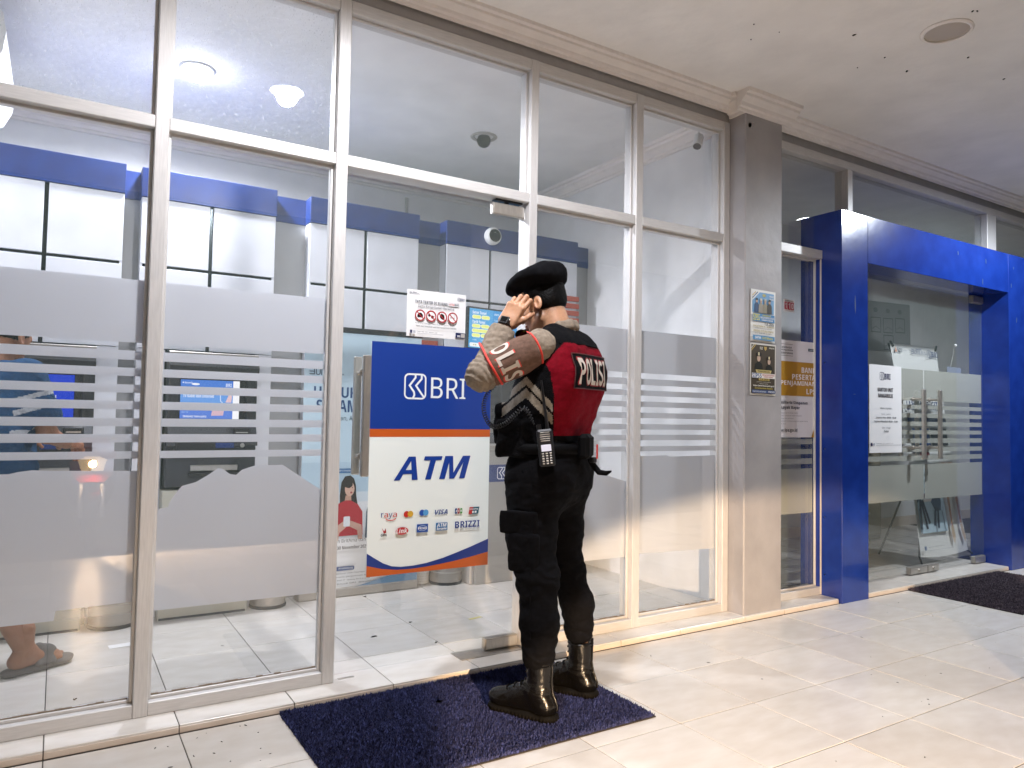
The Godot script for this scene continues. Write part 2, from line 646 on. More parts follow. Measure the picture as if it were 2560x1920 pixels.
	M.trousers = cloth("#121215", 0.9, fab, Vector3.ONE * 4, weave, 0.4)
	M.guard = cloth("#7a5f52", 0.75, fab, Vector3.ONE * 5, weave, 0.4)
	M.piping = mat("#d2382c", 0.6)
	M.letter = mat("#c3b9ad", 0.6)
	M.leather = cloth("#0c0b0a", 0.26, null, Vector3.ONE * 5, crease, 0.35)
	M.leather.metallic_specular = 0.45
	M.sole = cloth("#14120f", 0.7, fab, Vector3.ONE * 9, weave, 0.5)
	M.nylon = cloth("#0e0e10", 0.7, fab, Vector3.ONE * 9, weave, 0.5)
	M.black_plastic = mat("#131315", 0.42)
	M.jersey = cloth("#2c5279", 0.8, fab, Vector3.ONE * 4, crease, 0.5)
	M.jersey_white = cloth("#cfd2d6", 0.8, fab, Vector3.ONE * 4, weave, 0.3)
	M.shorts = cloth("#26375f", 0.85, fab, Vector3.ONE * 4, crease, 0.4)
	M.eva = mat("#56524f", 0.7)
	M.mat_navy = StandardMaterial3D.new()
	M.mat_navy.vertex_color_use_as_albedo = true
	M.mat_navy.roughness = 0.95
	M.backing = mat("#2c2622", 0.9)
	M.bike_paint = mat("#8e1518", 0.25)
	M.bike_dark = mat("#1a1a1c", 0.5)

# ---------------------------------------------------------------- the scene
func _ready():
	rng.seed = 20
	# camera, night sky, exposure
	var cam := Camera3D.new()
	cam.name = "camera"
	cam.position = Vector3(-0.9957, 1.1288, 2.9395)
	cam.rotation = Vector3(0.0425, -0.5553, 0.0179)
	cam.fov = 55.42
	cam.near = 0.02
	cam.far = 400.0
	cam.current = true
	add_child(cam)
	var env := Environment.new()
	env.background_mode = Environment.BG_SKY
	var sky := Sky.new()
	var sm := ProceduralSkyMaterial.new()
	sm.sky_top_color = Color("#0b0d16")
	sm.sky_horizon_color = Color("#1b1a1e")
	sm.ground_bottom_color = Color("#08080a")
	sm.ground_horizon_color = Color("#1b1a1e")
	sky.sky_material = sm
	env.sky = sky
	env.background_energy_multiplier = 0.6
	env.tonemap_mode = Environment.TONE_MAPPER_LINEAR
	env.tonemap_exposure = 1.08
	env.sdfgi_enabled = true
	env.ssao_enabled = true
	env.ssil_enabled = true
	var we := WorldEnvironment.new()
	we.name = "environment"
	we.environment = env
	add_child(we)
	make_materials()
	# lamps: one lit downlight inside the lobby, two under the porch, a motorbike's headlight behind the camera
	downlight(Vector3(-0.42, 2.972, -1.275), "lit bulb in a white ring in the lobby ceiling above the cash machines", true, 4.9, "#f0f4ff")
	downlight(Vector3(1.34, 2.972, -1.235), "unlit downlight with its bulb hanging below the lobby ceiling", false)
	downlight(Vector3(-2.35, 2.972, -1.30), "lit bulb in a white ring at the far left end of the lobby ceiling", true, 4.6, "#eef2ff")
	porch_dish(Vector3(0.075, 3.0, 1.24), "lit flat downlight in the porch ceiling above the doormat at the lobby door", 5.8, "#f6f6fc")
	porch_dish(Vector3(2.545, 3.0, 1.115), "unlit flat downlight cover in the porch ceiling", 0.0)
	porch_dish(Vector3(4.86, 3.0, 1.24), "lit flat downlight in the porch ceiling in front of the blue office portal", 6.8, "#eef6ff")
	structure()
	storefront()
	lobby_door()
	office_front()
	office_room()
	lobby_room()
	notices()
	doormats()
	officer()
	customer()
	motorbike()
	litter()

func beam(t, energy, hex, at):
	var l := SpotLight3D.new()
	l.name = "downlight_beam"
	l.light_color = Color(hex)
	l.light_energy = energy
	l.light_size = 0.06
	l.spot_angle = 86.0
	l.spot_angle_attenuation = 0.4
	l.spot_range = 20.0
	l.spot_attenuation = 2.0
	l.shadow_enabled = true
	l.position = at
	l.rotation = Vector3(-PI / 2, 0, 0)
	t.add_child(l)

func downlight(at, label, lit, energy = 0.0, hex = "#ffffff"):
	var t = thing("downlight", label, "ceiling light", at, "lobby downlights")
	part("trim_ring", MB.new().lathe([Vector2(0.062, -0.001), Vector2(0.066, -0.007), Vector2(0.082, -0.010), Vector2(0.090, -0.004), Vector2(0.086, 0.0)], 36), M.white if lit else M.atm_grey, t)
	part("lamp_bulb", MB.new().ball(Vector3(0, -0.028, 0), Vector3(0.046, 0.046, 0.046), 24), M.lamp_on if lit else M.lamp_off, t)
	if lit: beam(t, energy, hex, Vector3(0, -0.055, 0))

func porch_dish(at, label, energy, hex = "#ffffff"):
	var t = thing("downlight", label, "ceiling light", at, "porch downlights")
	part("trim_ring", MB.new().lathe([Vector2(0.095, -0.004), Vector2(0.096, -0.011), Vector2(0.106, -0.012), Vector2(0.114, -0.005), Vector2(0.112, 0.0)], 36), M.crown, t)
	part("lamp_cover", MB.new().lathe([Vector2(0.0, -0.006), Vector2(0.06, -0.0055), Vector2(0.095, -0.003)], 36), M.lamp_on if energy > 0.0 else mat("#b7ac9c", 0.35), t)
	if energy > 0.0: beam(t, energy, hex, Vector3(0, -0.03, 0))

func wall(called, label, a, b, m, category = "wall"):
	return tag(part(called, MB.new().span(a, b), m), label, category, "", "structure")

func tile_mesh(w, d):
	# a floor tile with eased edges, its top at y = 0
	return MB.new().box(Vector3(0, -0.004, 0), Vector3(w - 0.0035, 0.008, d - 0.0035), 0.0012).done()

func lay_tiles(host, xs, zs, y, seed_):
	var r := RandomNumberGenerator.new()
	r.seed = seed_
	var made := {}
	for i in xs.size() - 1:
		for j in zs.size() - 1:
			var w = xs[i + 1] - xs[i]; var d = absf(zs[j + 1] - zs[j])
			var key = "%.3f %.3f" % [w, d]
			if not made.has(key): made[key] = tile_mesh(w, d)
			var b = Basis.from_euler(Vector3(r.randfn(0, 0.0007), 0, r.randfn(0, 0.0007)))
			part("tile", made[key], M.tiles[r.randi_range(0, 3)], host, Transform3D(b, Vector3((xs[i] + xs[i + 1]) / 2, y + r.randfn(0, 0.0002), (zs[j] + zs[j + 1]) / 2)))

func steps_of(a, b, s):
	var out = []
	var x = a
	while (x < b + 1e-4 if s > 0 else x > b - 1e-4):
		out.append(x)
		x += s
	return out

func structure():
	# the ground beyond, the porch floor, the floors of the rooms
	tag(part("ground", MB.new().box(Vector3(0, -0.17, 0), Vector3(200, 0.06, 200)), mat("#3a3733", 0.9, 0.0, noise_tex(0.03, "#8a8a8a", "#ffffff", 5, 512, 2), Vector3.ONE * 0.3)), "dark paved ground around the porch", "ground", "", "structure")
	var pf = thing("porch_floor", "glossy off-white tiled floor of the porch", "floor", Vector3.ZERO, "", "structure")
	part("grout_bed", MB.new().span(Vector3(-2.6, -0.14, -0.02), Vector3(7.1, -0.0025, 3.36)), M.grout, pf)
	lay_tiles(pf, steps_of(-2.1932, 6.62, 0.4), steps_of(0.1379, 3.4, 0.4), 0.0, 4)
	var lf = thing("lobby_floor", "off-white tiled floor of the cash machine lobby and its low step", "floor", Vector3.ZERO, "", "structure")
	part("grout_bed", MB.new().span(Vector3(-3.1, -0.02, -2.42), Vector3(2.62, STEP - 0.0025, 0.124)), M.grout, lf)
	var xs = steps_of(-1.7932, 2.3, 0.4)
	xs.append(2.4)
	lay_tiles(lf, xs, steps_of(-0.24, -2.3, -0.4), STEP, 6)
	xs[-1] = 2.304
	lay_tiles(lf, xs, [-0.24, 0.131], STEP, 7)
	for i in xs.size() - 1: # the facing tiles of the step
		part("riser_tile", MB.new().box(Vector3((xs[i] + xs[i + 1]) / 2, 0.0105, 0.127), Vector3(xs[i + 1] - xs[i] - 0.003, 0.021, 0.009), 0.0012), M.riser, lf)
	var of = thing("office_floor", "glossy tiled floor of the bank office behind the blue portal", "floor", Vector3.ZERO, "", "structure")
	part("grout_bed", MB.new().span(Vector3(2.62, -0.02, -4.3), Vector3(8.1, STEP - 0.0025, 0.12)), M.grout, of)
	lay_tiles(of, steps_of(2.8068, 6.9, 0.4), steps_of(-0.27, -3.9, -0.4), STEP, 8)
	lay_tiles(of, [2.304, 2.4068, 2.8068, 3.155], [-0.27, 0.131], STEP, 9)
	lay_tiles(of, [3.44, 3.6068, 4.0068, 4.4068, 4.8068, 5.2068, 5.295], [-0.27, 0.131], STEP, 10)
	for e in [[2.304, 2.64], [2.643, 3.155], [3.44, 3.95], [3.953, 4.62], [4.623, 5.295]]:
		part("riser_tile", MB.new().box(Vector3((e[0] + e[1]) / 2, 0.0105, 0.127), Vector3(e[1] - e[0] - 0.003, 0.021, 0.009), 0.0012), M.riser, of)
	# walls and ceilings
	wall("lobby_back_wall", "white back wall of the lobby above the blue band", Vector3(-3.1, -0.02, -2.52), Vector3(2.62, 3.1, -2.40), M.room_wall)
	wall("lobby_side_wall", "white right-hand wall of the lobby running in from the grey pillar", Vector3(2.40, -0.02, -2.40), Vector3(2.62, 3.1, -0.06), M.room_wall)
	wall("lobby_end_wall", "white left-hand wall of the lobby", Vector3(-3.22, -0.02, -2.52), Vector3(-3.10, 3.1, 0.0), M.room_wall)
	tag(part("lobby_ceiling", MB.new().span(Vector3(-3.1, 2.972, -2.40), Vector3(2.40, 3.1, -0.1)), M.room_ceiling), "plain white ceiling of the lobby", "ceiling", "", "structure")
	tag(part("office_ceiling", MB.new().span(Vector3(2.62, 2.972, -4.2), Vector3(8.1, 3.1, -0.1)), M.room_ceiling), "unlit ceiling of the bank office", "ceiling", "", "structure")
	wall("office_back_wall", "dim white back wall of the bank office", Vector3(2.62, -0.02, -4.3), Vector3(8.1, 3.1, -4.2), M.room_wall)
	wall("office_end_wall", "far right wall of the bank office", Vector3(8.1, -0.02, -4.3), Vector3(8.2, 3.1, 0.0), M.room_wall)
	tag(part("porch_ceiling", MB.new().span(Vector3(-3.3, 3.0, -0.1), Vector3(8.2, 3.12, 4.0)), M.porch_ceiling), "flat painted porch ceiling with insect specks", "ceiling", "", "structure")
	wall("header_beam", "grey painted beam between the frames and the ceiling moulding", Vector3(-3.1, 2.8716, -0.09), Vector3(8.1, 3.0, -0.014), M.beam, "beam")
	var pl = thing("pillar", "grey plastered pillar between the lobby and the office", "pillar", Vector3.ZERO, "", "structure")
	part("shaft", MB.new().span(Vector3(2.312, 0.0, -0.06), Vector3(2.636, 3.0, 0.112), 0.006), M.pillar, pl)
	var left = thing("pillar", "grey plastered pillar at the left end of the shopfront", "pillar", Vector3.ZERO, "", "structure")
	part("shaft", MB.new().span(Vector3(-3.1, 0.0, -0.1), Vector3(-2.15, 3.0, 0.1), 0.006), M.pillar, left)
	var col = thing("porch_column", "square white column at the open edge of the porch", "column", Vector3(2.06, 0, 2.2), "", "structure")
	part("shaft", MB.new().box(Vector3(0, 1.5, 0), Vector3(0.3, 3.0, 0.3), 0.008), M.porch_ceiling, col)
	part("plinth", MB.new().box(Vector3(0, 0.06, 0), Vector3(0.34, 0.12, 0.34), 0.008), M.riser, col)
	# plaster mouldings
	var prof = [Vector2(0.0, 2.922), Vector2(0.012, 2.922), Vector2(0.016, 2.934), Vector2(0.03, 2.938), Vector2(0.036, 2.952), Vector2(0.052, 2.964), Vector2(0.066, 2.970), Vector2(0.070, 2.981), Vector2(0.088, 2.985), Vector2(0.092, 3.0), Vector2(0.0, 3.0)]
	var pm = thing("crown_moulding", "stepped white plaster moulding along the edge of the porch ceiling", "moulding", Vector3.ZERO, "", "structure")
	part("run", moulding(prof, 0.0, -3.1, 2.312, Vector3.RIGHT, Vector3.BACK), M.crown, pm)
	part("run", moulding(prof, 0.0, 2.636, 8.1, Vector3.RIGHT, Vector3.BACK), M.crown, pm)
	var low = prof.map(func(p): return Vector2(p.x, 3.0 - (3.0 - p.y) * 1.35))
	part("return", moulding(low, 0.112, 2.312 - 0.075, 2.636 + 0.075, Vector3.RIGHT, Vector3.BACK), M.crown, pm)
	part("return", moulding(low, -2.312, 0.0, 0.111, Vector3.BACK, Vector3.LEFT), M.crown, pm)
	part("return", moulding(low, 2.636, 0.0, 0.111, Vector3.BACK, Vector3.RIGHT), M.crown, pm)
	var inner = prof.map(func(p): return Vector2(p.x, 2.972 - (3.0 - p.y) * 1.25))
	var im = thing("lobby_moulding", "white plaster moulding round the top of the lobby walls", "moulding", Vector3.ZERO, "", "structure")
	part("run", moulding(inner, -2.40, -3.1, 2.40, Vector3.RIGHT, Vector3.BACK), M.crown, im)
	part("run", moulding(inner, -2.40, -2.40, -0.1, Vector3.BACK, Vector3.LEFT), M.crown, im)

func moulding(prof, off, a, b, along, out):
	# a profile (distance from the wall, height) drawn along a wall; off: where the wall stands along out
	var xf = Transform3D(Basis(out, Vector3.UP, along), out * off)
	return MB.new().prism(prof, a, b, xf)

func pane(parent, x0, x1, y0, y1, z = GLASS, m = null):
	return part("glass_pane", MB.new().span(Vector3(x0, y0, z - 0.003), Vector3(x1, y1, z + 0.003)), M.glass if m == null else m, parent)

func bead(parent, x0, x1, y0, y1, z = GLASS):
	# slim glazing beads round a pane, in front of the glass
	var w = 0.012
	part("glazing_bead", MB.new().span(Vector3(x0, y0, z + 0.004), Vector3(x0 + w, y1, z + 0.018), 0.002), M.alu, parent)
	part("glazing_bead", MB.new().span(Vector3(x1 - w, y0, z + 0.004), Vector3(x1, y1, z + 0.018), 0.002), M.alu, parent)
	part("glazing_bead", MB.new().span(Vector3(x0 + w, y1 - w, z + 0.004), Vector3(x1 - w, y1, z + 0.018), 0.002), M.alu_across, parent)
	part("glazing_bead", MB.new().span(Vector3(x0 + w, y0, z + 0.004), Vector3(x1 - w, y0 + w, z + 0.018), 0.002), M.alu_across, parent)

const STRIPES := [1.369, 1.339, 1.305, 1.276, 1.246, 1.215, 1.185, 1.155, 1.125, 1.093, 1.063, 1.035, 1.005, 0.973, 0.946]

func film_bands(parent, x0, x1, upto = 7, z = GLASS - 0.0045):
	var top = MB.new().span(Vector3(x0, 1.369, z - 0.0004), Vector3(x1, 1.600, z + 0.0004))
	part("frosted_film", top, M.film, parent)
	for k in upto:
		part("frosted_stripe", MB.new().span(Vector3(x0, STRIPES[2 * k + 2], z - 0.0004), Vector3(x1, STRIPES[2 * k + 1], z + 0.0004)), M.film, parent)

func film_low(parent, outline, z = GLASS - 0.0045):
	part("frosted_film", MB.new().prism(outline, z - 0.0004, z + 0.0004), M.film, parent)

func storefront():
	var s = thing("storefront", "silver aluminium frame with tall panes of clear and frosted glass across the lobby", "storefront")
	var ml = [[-2.15, -2.10], [-1.44, -1.392], [-0.7299, -0.6823], [-0.0499, 0.0], [0.9118, 0.9567], [1.5875, 1.6375], [2.262, 2.310]]
	for e in ml:
		part("mullion", MB.new().span(Vector3(e[0], STEP, -0.1), Vector3(e[1], 2.8716, 0.0), 0.0025), M.alu, s)
	for i in ml.size() - 1:
		var x0 = ml[i][1]; var x1 = ml[i + 1][0]
		var door = i == 3
		part("top_rail", MB.new().span(Vector3(x0, 2.8184, -0.1), Vector3(x1, 2.8716, -0.002), 0.0025), M.alu_across, s)
		part("transom", MB.new().span(Vector3(x0, 2.1605, -0.1), Vector3(x1, 2.2072, -0.002), 0.0025), M.alu_across, s)
		pane(s, x0, x1, 2.2072, 2.8184)
		bead(s, x0, x1, 2.2072, 2.8184)
		if i in [1, 2]:
			part("water_stains", MB.new().quad(Vector3(x0 + 0.014, 2.221, GLASS + 0.0036), Vector3(x1 - 0.014, 2.221, GLASS + 0.0036), Vector3(x1 - 0.014, 2.804, GLASS + 0.0036), Vector3(x0 + 0.014, 2.804, GLASS + 0.0036), Vector3.BACK), M.grime, s, null, "stuff")
		if door: continue
		part("bottom_rail", MB.new().span(Vector3(x0, STEP, -0.1), Vector3(x1, 0.0763, -0.002), 0.0025), M.alu_across, s)
		pane(s, x0, x1, 0.0763, 2.1605)
		bead(s, x0, x1, 0.0763, 2.1605)
		var sealant = MB.new()
		var n = 26
		for k in n:
			var u = lerpf(x0 + 0.015, x1 - 0.015, (k + 0.5) / n)
			var hh = rng.randf_range(0.002, 0.006)
			sealant.box(Vector3(u, 0.0763 + 0.012 + hh / 2, GLASS + 0.007), Vector3((x1 - x0) / n * 1.05, hh, 0.006), 0.001)
		part("sealant", sealant, mat("#7d6f5d", 0.8), s)
		var a = x0 + 0.004; var b = x1 - 0.004
		match i:
			0: film_bands(s, a, b); film_low(s, [Vector2(a, 0.39), Vector2(b, 0.39), Vector2(b, 0.905), Vector2(a, 0.905)])
			1:
				film_bands(s, a, b)
				film_low(s, [Vector2(a, 0.392), Vector2(-0.98, 0.392), Vector2(-0.975, 0.425), Vector2(b, 0.43), Vector2(b, 0.901), Vector2(-1.015, 0.908), Vector2(-1.061, 0.911), Vector2(-1.101, 0.906), Vector2(-1.128, 0.899), Vector2(a, 0.903)])
				var stub = GLASS - 0.0045
				part("film_patch", MB.new().prism([Vector2(-0.975, 0.392), Vector2(b, 0.392), Vector2(b, 0.424), Vector2(-0.975, 0.424)], stub - 0.0004, stub + 0.0004), thin_film(), s)
			2:
				film_bands(s, a, b)
				film_low(s, [Vector2(a, 0.388), Vector2(b, 0.386), Vector2(b, 0.803), Vector2(-0.218, 0.913), Vector2(-0.244, 0.912), Vector2(-0.321, 0.913), Vector2(-0.344, 0.906), Vector2(-0.374, 0.896), Vector2(-0.395, 0.877), Vector2(-0.418, 0.881), Vector2(-0.446, 0.902), Vector2(-0.462, 0.905), Vector2(-0.497, 0.880), Vector2(-0.539, 0.854), Vector2(-0.588, 0.841), Vector2(-0.618, 0.800), Vector2(-0.628, 0.783), Vector2(-0.633, 0.764), Vector2(-0.660, 0.760), Vector2(-0.669, 0.751), Vector2(-0.676, 0.734), Vector2(-0.678, 0.698)])
			4:
				film_bands(s, a, b)
				film_low(s, [Vector2(a, 0.392), Vector2(b, 0.390), Vector2(b, 0.788), Vector2(1.489, 0.813), Vector2(1.427, 0.833), Vector2(1.316, 1.074), Vector2(1.290, 1.068), Vector2(1.2, 0.93), Vector2(a, 0.90)])
			5:
				film_bands(s, a, b)
				film_low(s, [Vector2(a, 0.398), Vector2(b, 0.381), Vector2(b, 0.917), Vector2(1.9, 0.914), Vector2(1.88, 0.922), Vector2(a, 0.919)])

func thin_film():
	var m = mat("#c9c6bd", 0.55)
	m.transparency = BaseMaterial3D.TRANSPARENCY_ALPHA
	m.albedo_color.a = 0.35
	return m

# ---------------------------------------------------------------- the bank's marks, drawn as flat print
func logo(S, x, y, h, hex, inner = ""):
	# the bank's rounded square with two bent strokes
	var w = h * 0.93
	var pts = []
	var r = h * 0.17
	for q in [[x + w - r, y + h - r, 0.0], [x + r, y + h - r, PI / 2], [x + r, y + r, PI], [x + w - r, y + r, PI * 1.5]]:
		for k in 5: pts.append(Vector2(q[0] + r * cos(q[2] + PI / 8 * k), q[1] + r * sin(q[2] + PI / 8 * k)))
	S.line(pts, h * 0.07, hex, true)
	for s in [[[0.50, 0.98], [0.50, 0.86], [0.22, 0.53], [0.44, 0.27], [0.46, 0.14], [0.40, 0.02]], [[0.80, 0.98], [0.80, 0.82], [0.53, 0.53], [0.93, 0.05]]]:
		var l = []
		for p in s: l.append(Vector2(x + p[0] * w, y + p[1] * h))
		S.line(l, h * 0.085, hex)

func bank_name(S, x, y, h, hex):
	logo(S, x, y, h, hex)
	S.text("BRI", x + h * 1.02, y + h * 0.10, x + h * 2.5, y + h * 0.88, hex, true)

func state_mark(S, x, y, h, hex):
	# three bars bent into a B, then UMN in outline capitals
	for k in 3: S.rect(x, y + h * (0.05 + 0.38 * k), x + h * 0.62, y + h * (0.17 + 0.38 * k), hex)
	S.rect(x + h * 0.62, y + h * 0.05, x + h * 0.74, y + h * 0.93, hex)
	S.line([Vector2(x + h * 0.95, y + h), Vector2(x + h * 0.95, y + h * 0.2), Vector2(x + h * 1.1, y + h * 0.06), Vector2(x + h * 1.35, y + h * 0.06), Vector2(x + h * 1.5, y + h * 0.2), Vector2(x + h * 1.5, y + h)], h * 0.11, hex)
	S.line([Vector2(x + h * 1.72, y), Vector2(x + h * 1.72, y + h * 0.94), Vector2(x + h * 2.45, y + h * 0.94), Vector2(x + h * 2.45, y)], h * 0.11, hex)
	S.line([Vector2(x + h * 2.08, y), Vector2(x + h * 2.08, y + h * 0.9)], h * 0.11, hex)
	S.line([Vector2(x + h * 2.68, y), Vector2(x + h * 2.68, y + h * 0.94), Vector2(x + h * 3.2, y + h * 0.94), Vector2(x + h * 3.2, y)], h * 0.11, hex)
	S.text("UNTUK", x + h * 3.35, y + h * 0.42, x + h * 4.4, y + h * 0.62, hex, true)
	S.text("INDONESIA", x + h * 3.35, y + h * 0.08, x + h * 5.0, y + h * 0.28, hex, true)

func sheet_thing(called, label, category, at, w, h, hex, m = null, thick = 0.002, turn = 0.0, group = ""):
	# a printed sheet: its board, then its print just proud of it. Returns [thing, Sheet]; call finish_sheet when drawn.
	var t = thing(called, label, category, at, group)
	t.rotation.z = turn
	var b = MB.new()
	b.col = lin(hex)
	b.box(Vector3(w / 2, h / 2, -thick / 2), Vector3(w, h, thick), 0.0004)
	part("board", b, M.print if m == null else m, t)
	return [t, Sheet.new(self)]

func finish_sheet(ts, m = null, called = "print"):
	part(called, ts[1].done(), M.print if m == null else m, ts[0])
	return ts[0]

func handle(parent, x, y0, y1, z, both = true):
	# a square bar on two standoffs, doubled on the inside of the glass
	var sides = [1.0, -1.0] if both else [1.0]
	for s in sides:
		var hz = GLASS + s * z
		part("handle", MB.new().box(Vector3(x, (y0 + y1) / 2, hz), Vector3(0.034, y1 - y0, 0.022), 0.004), M.steel, parent)
	for y in [lerpf(y0, y1, 0.16), lerpf(y0, y1, 0.86)]:
		part("standoff", MB.new().tube([Vector3(x, y, GLASS - (z - 0.01 if both else 0.0)), Vector3(x, y, GLASS + z - 0.01)], 0.009, 14), M.steel, parent)
		part("standoff_collar", MB.new().lathe([Vector2(0.0, 0.0), Vector2(0.016, 0.0), Vector2(0.016, 0.008), Vector2(0.0, 0.008)].map(func(p): return p), 16, Vector3(x, y, GLASS + 0.004), Basis(Vector3.RIGHT, PI / 2)), M.steel, parent)

func patch_fitting(parent, x0, x1, y0, y1):
	part("patch_fitting", MB.new().span(Vector3(x0, y0, GLASS - 0.016), Vector3(x1, y1, GLASS + 0.016), 0.003), M.steel_dull, parent)
	part("fitting_cover", MB.new().span(Vector3(x0 + 0.006, y0 + 0.005, GLASS + 0.016), Vector3(x1 - 0.004, y1 - 0.006, GLASS + 0.019), 0.001), M.steel, parent)

func lobby_door():
	var d = thing("glass_door", "frameless glass lobby door with steel patch fittings and a square bar handle", "door", Vector3.ZERO)
	pane(d, 0.006, 0.906, 0.043, 2.150)
	patch_fitting(d, 0.727, 0.904, 2.085, 2.142)
	patch_fitting(d, 0.727, 0.904, 0.036, 0.089)
	handle(d, 0.105, 0.86, 1.37, 0.055)
	part("keeper", MB.new().span(Vector3(0.905, 2.085, -0.075), Vector3(0.9118, 2.118, -0.045)), M.white, d)
	part("pivot_plate", MB.new().span(Vector3(0.74, 2.1515, -0.07), Vector3(0.89, 2.1595, -0.03), 0.001), M.black_plastic, d)
	part("pivot", MB.new().span(Vector3(0.80, 2.142, -0.056), Vector3(0.82, 2.1515, -0.044)), M.black_plastic, d)
	# in the sill below the door
	tag(part("floor_closer", MB.new().span(Vector3(0.58, STEP + 0.0005, -0.095), Vector3(0.905, STEP + 0.003, 0.015), 0.001), M.steel_dull), "flat steel floor closer plate under the lobby door hinge", "floor closer")
	tag(part("lock_strike", MB.new().span(Vector3(0.028, STEP + 0.0005, -0.038), Vector3(0.095, STEP + 0.002, -0.022), 0.0005), M.steel_dull), "small dark lock strike set in the step beside the door", "lock plate")
	# the big poster on the door
	var p = sheet_thing("door_poster", "blue and white poster reading ATM stuck on the glass lobby door", "poster", Vector3(0.143, 0.43, GLASS + 0.0065), 0.594, 1.007, "#eff6f3", M.vinyl)
	var S = p[1]
	S.rect(0, 0.628, 0.594, 1.007, "#1e3f92")
	S.rect(0, 0.595, 0.594, 0.629, "#c9602a")
	logo(S, 0.157, 0.765, 0.107, "#e9eef2")
	S.text("BRI", 0.283, 0.769, 0.459, 0.862, "#e9eef2")
	S.text("ATM", 0.129, 0.405, 0.475, 0.508, "#1e4297", true, 0.28)
	S.text("ATM", 0.131, 0.406, 0.477, 0.507, "#1e4297", true, 0.28)
	# the wave at the foot
	var top = [Vector2(0, 0.100), Vector2(0.035, 0.077), Vector2(0.075, 0.052), Vector2(0.115, 0.036), Vector2(0.155, 0.030), Vector2(0.215, 0.030), Vector2(0.28, 0.036), Vector2(0.36, 0.051), Vector2(0.42, 0.067), Vector2(0.50, 0.090), Vector2(0.594, 0.120)]
	var mid = [Vector2(0, 0.048), Vector2(0.07, 0.029), Vector2(0.14, 0.019), Vector2(0.21, 0.017), Vector2(0.28, 0.020), Vector2(0.36, 0.027), Vector2(0.42, 0.033), Vector2(0.50, 0.044), Vector2(0.594, 0.060)]
	var low = mid.duplicate()
	low.append(Vector2(0.594, 0.0)); low.append(Vector2(0, 0.0))
	S.poly(low, "#c9602a")
	var blue = top.duplicate()
	mid.reverse()
	blue.append_array(mid)
	S.poly(blue, "#1d3a86")
	# the card marks, two rows
	S.text("r", 0.060, 0.248, 0.071, 0.268, "#25408a"); S.text("a", 0.074, 0.248, 0.092, 0.266, "#c4372f"); S.text("y", 0.094, 0.241, 0.112, 0.266, "#25408a"); S.text("a", 0.114, 0.248, 0.133, 0.266, "#c4372f")
	var smile = []
	for k in 9: smile.append(Vector2(0.105 + 0.022 * cos(PI + PI * k / 8), 0.243 + 0.009 * sin(PI + PI * k / 8)))
	S.line(smile, 0.004, "#c4372f")
	S.disc(0.178, 0.257, 0.0135, "#c9342b"); S.disc(0.196, 0.257, 0.0135, "#d3a83c")
	S.disc(0.252, 0.259, 0.0135, "#2a55ad"); S.disc(0.270, 0.259, 0.0135, "#5a9fd6")
	S.text("cirrus", 0.252, 0.239, 0.270, 0.243, "#333333")
	S.text("VISA", 0.312, 0.247, 0.381, 0.268, "#1f3b86", true, 0.25)
	for k in 3:
		S.round_rect(0.415 + k * 0.013, 0.245, 0.4265 + k * 0.013, 0.270, 0.004, ["#1f4f86", "#a3262b", "#4b9a45"][k])
		S.text("JCB"[k], 0.4172 + k * 0.013, 0.253, 0.4245 + k * 0.013, 0.2625, "#f2f2f2", true)
	S.poly([Vector2(0.484, 0.240), Vector2(0.509, 0.240), Vector2(0.515, 0.272), Vector2(0.490, 0.272)], "#b8282e")
	S.poly([Vector2(0.503, 0.240), Vector2(0.535, 0.240), Vector2(0.541, 0.272), Vector2(0.509, 0.272)], "#1b5a70")
	S.text("UnionPay", 0.491, 0.257, 0.535, 0.267, "#f2f2f2", true, 0.2)
	S.rect(0.503, 0.245, 0.512, 0.254, "#f2f2f2"); S.rect(0.516, 0.245, 0.526, 0.254, "#f2f2f2")
	S.poly([Vector2(0.063, 0.205), Vector2(0.072, 0.180), Vector2(0.085, 0.183), Vector2(0.070, 0.194)], "#b82d31")
	S.poly([Vector2(0.071, 0.182), Vector2(0.080, 0.203), Vector2(0.083, 0.186)], "#a02428")
	S.text("GPN", 0.058, 0.168, 0.085, 0.179, "#222222", true)
	S.disc(0.156, 0.186, 0.030, "#b92d33", 0.0165); S.text("Link", 0.130, 0.177, 0.181, 0.197, "#f4f4f4", true, 0.15)
	S.rect(0.226, 0.174, 0.280, 0.210, "#25509f"); S.disc(0.253, 0.192, 0.022, "#dfe6ee", 0.012); S.disc(0.253, 0.192, 0.020, "#25509f", 0.0105); S.text("PRIMA", 0.233, 0.187, 0.273, 0.197, "#f4f4f4", true)
	S.round_rect(0.318, 0.176, 0.376, 0.211, 0.003, "#2f70a8"); S.text("ATM", 0.324, 0.192, 0.370, 0.208, "#f4f4f4", true, 0.2); S.text("Bersama", 0.323, 0.179, 0.371, 0.190, "#f4f4f4", true, 0.2)
	S.text("BRIZZI", 0.414, 0.181, 0.541, 0.211, "#1f3b86", true); S.text("uang isi ulang BRI", 0.478, 0.174, 0.541, 0.179, "#1f3b86")
	finish_sheet(p, M.vinyl)

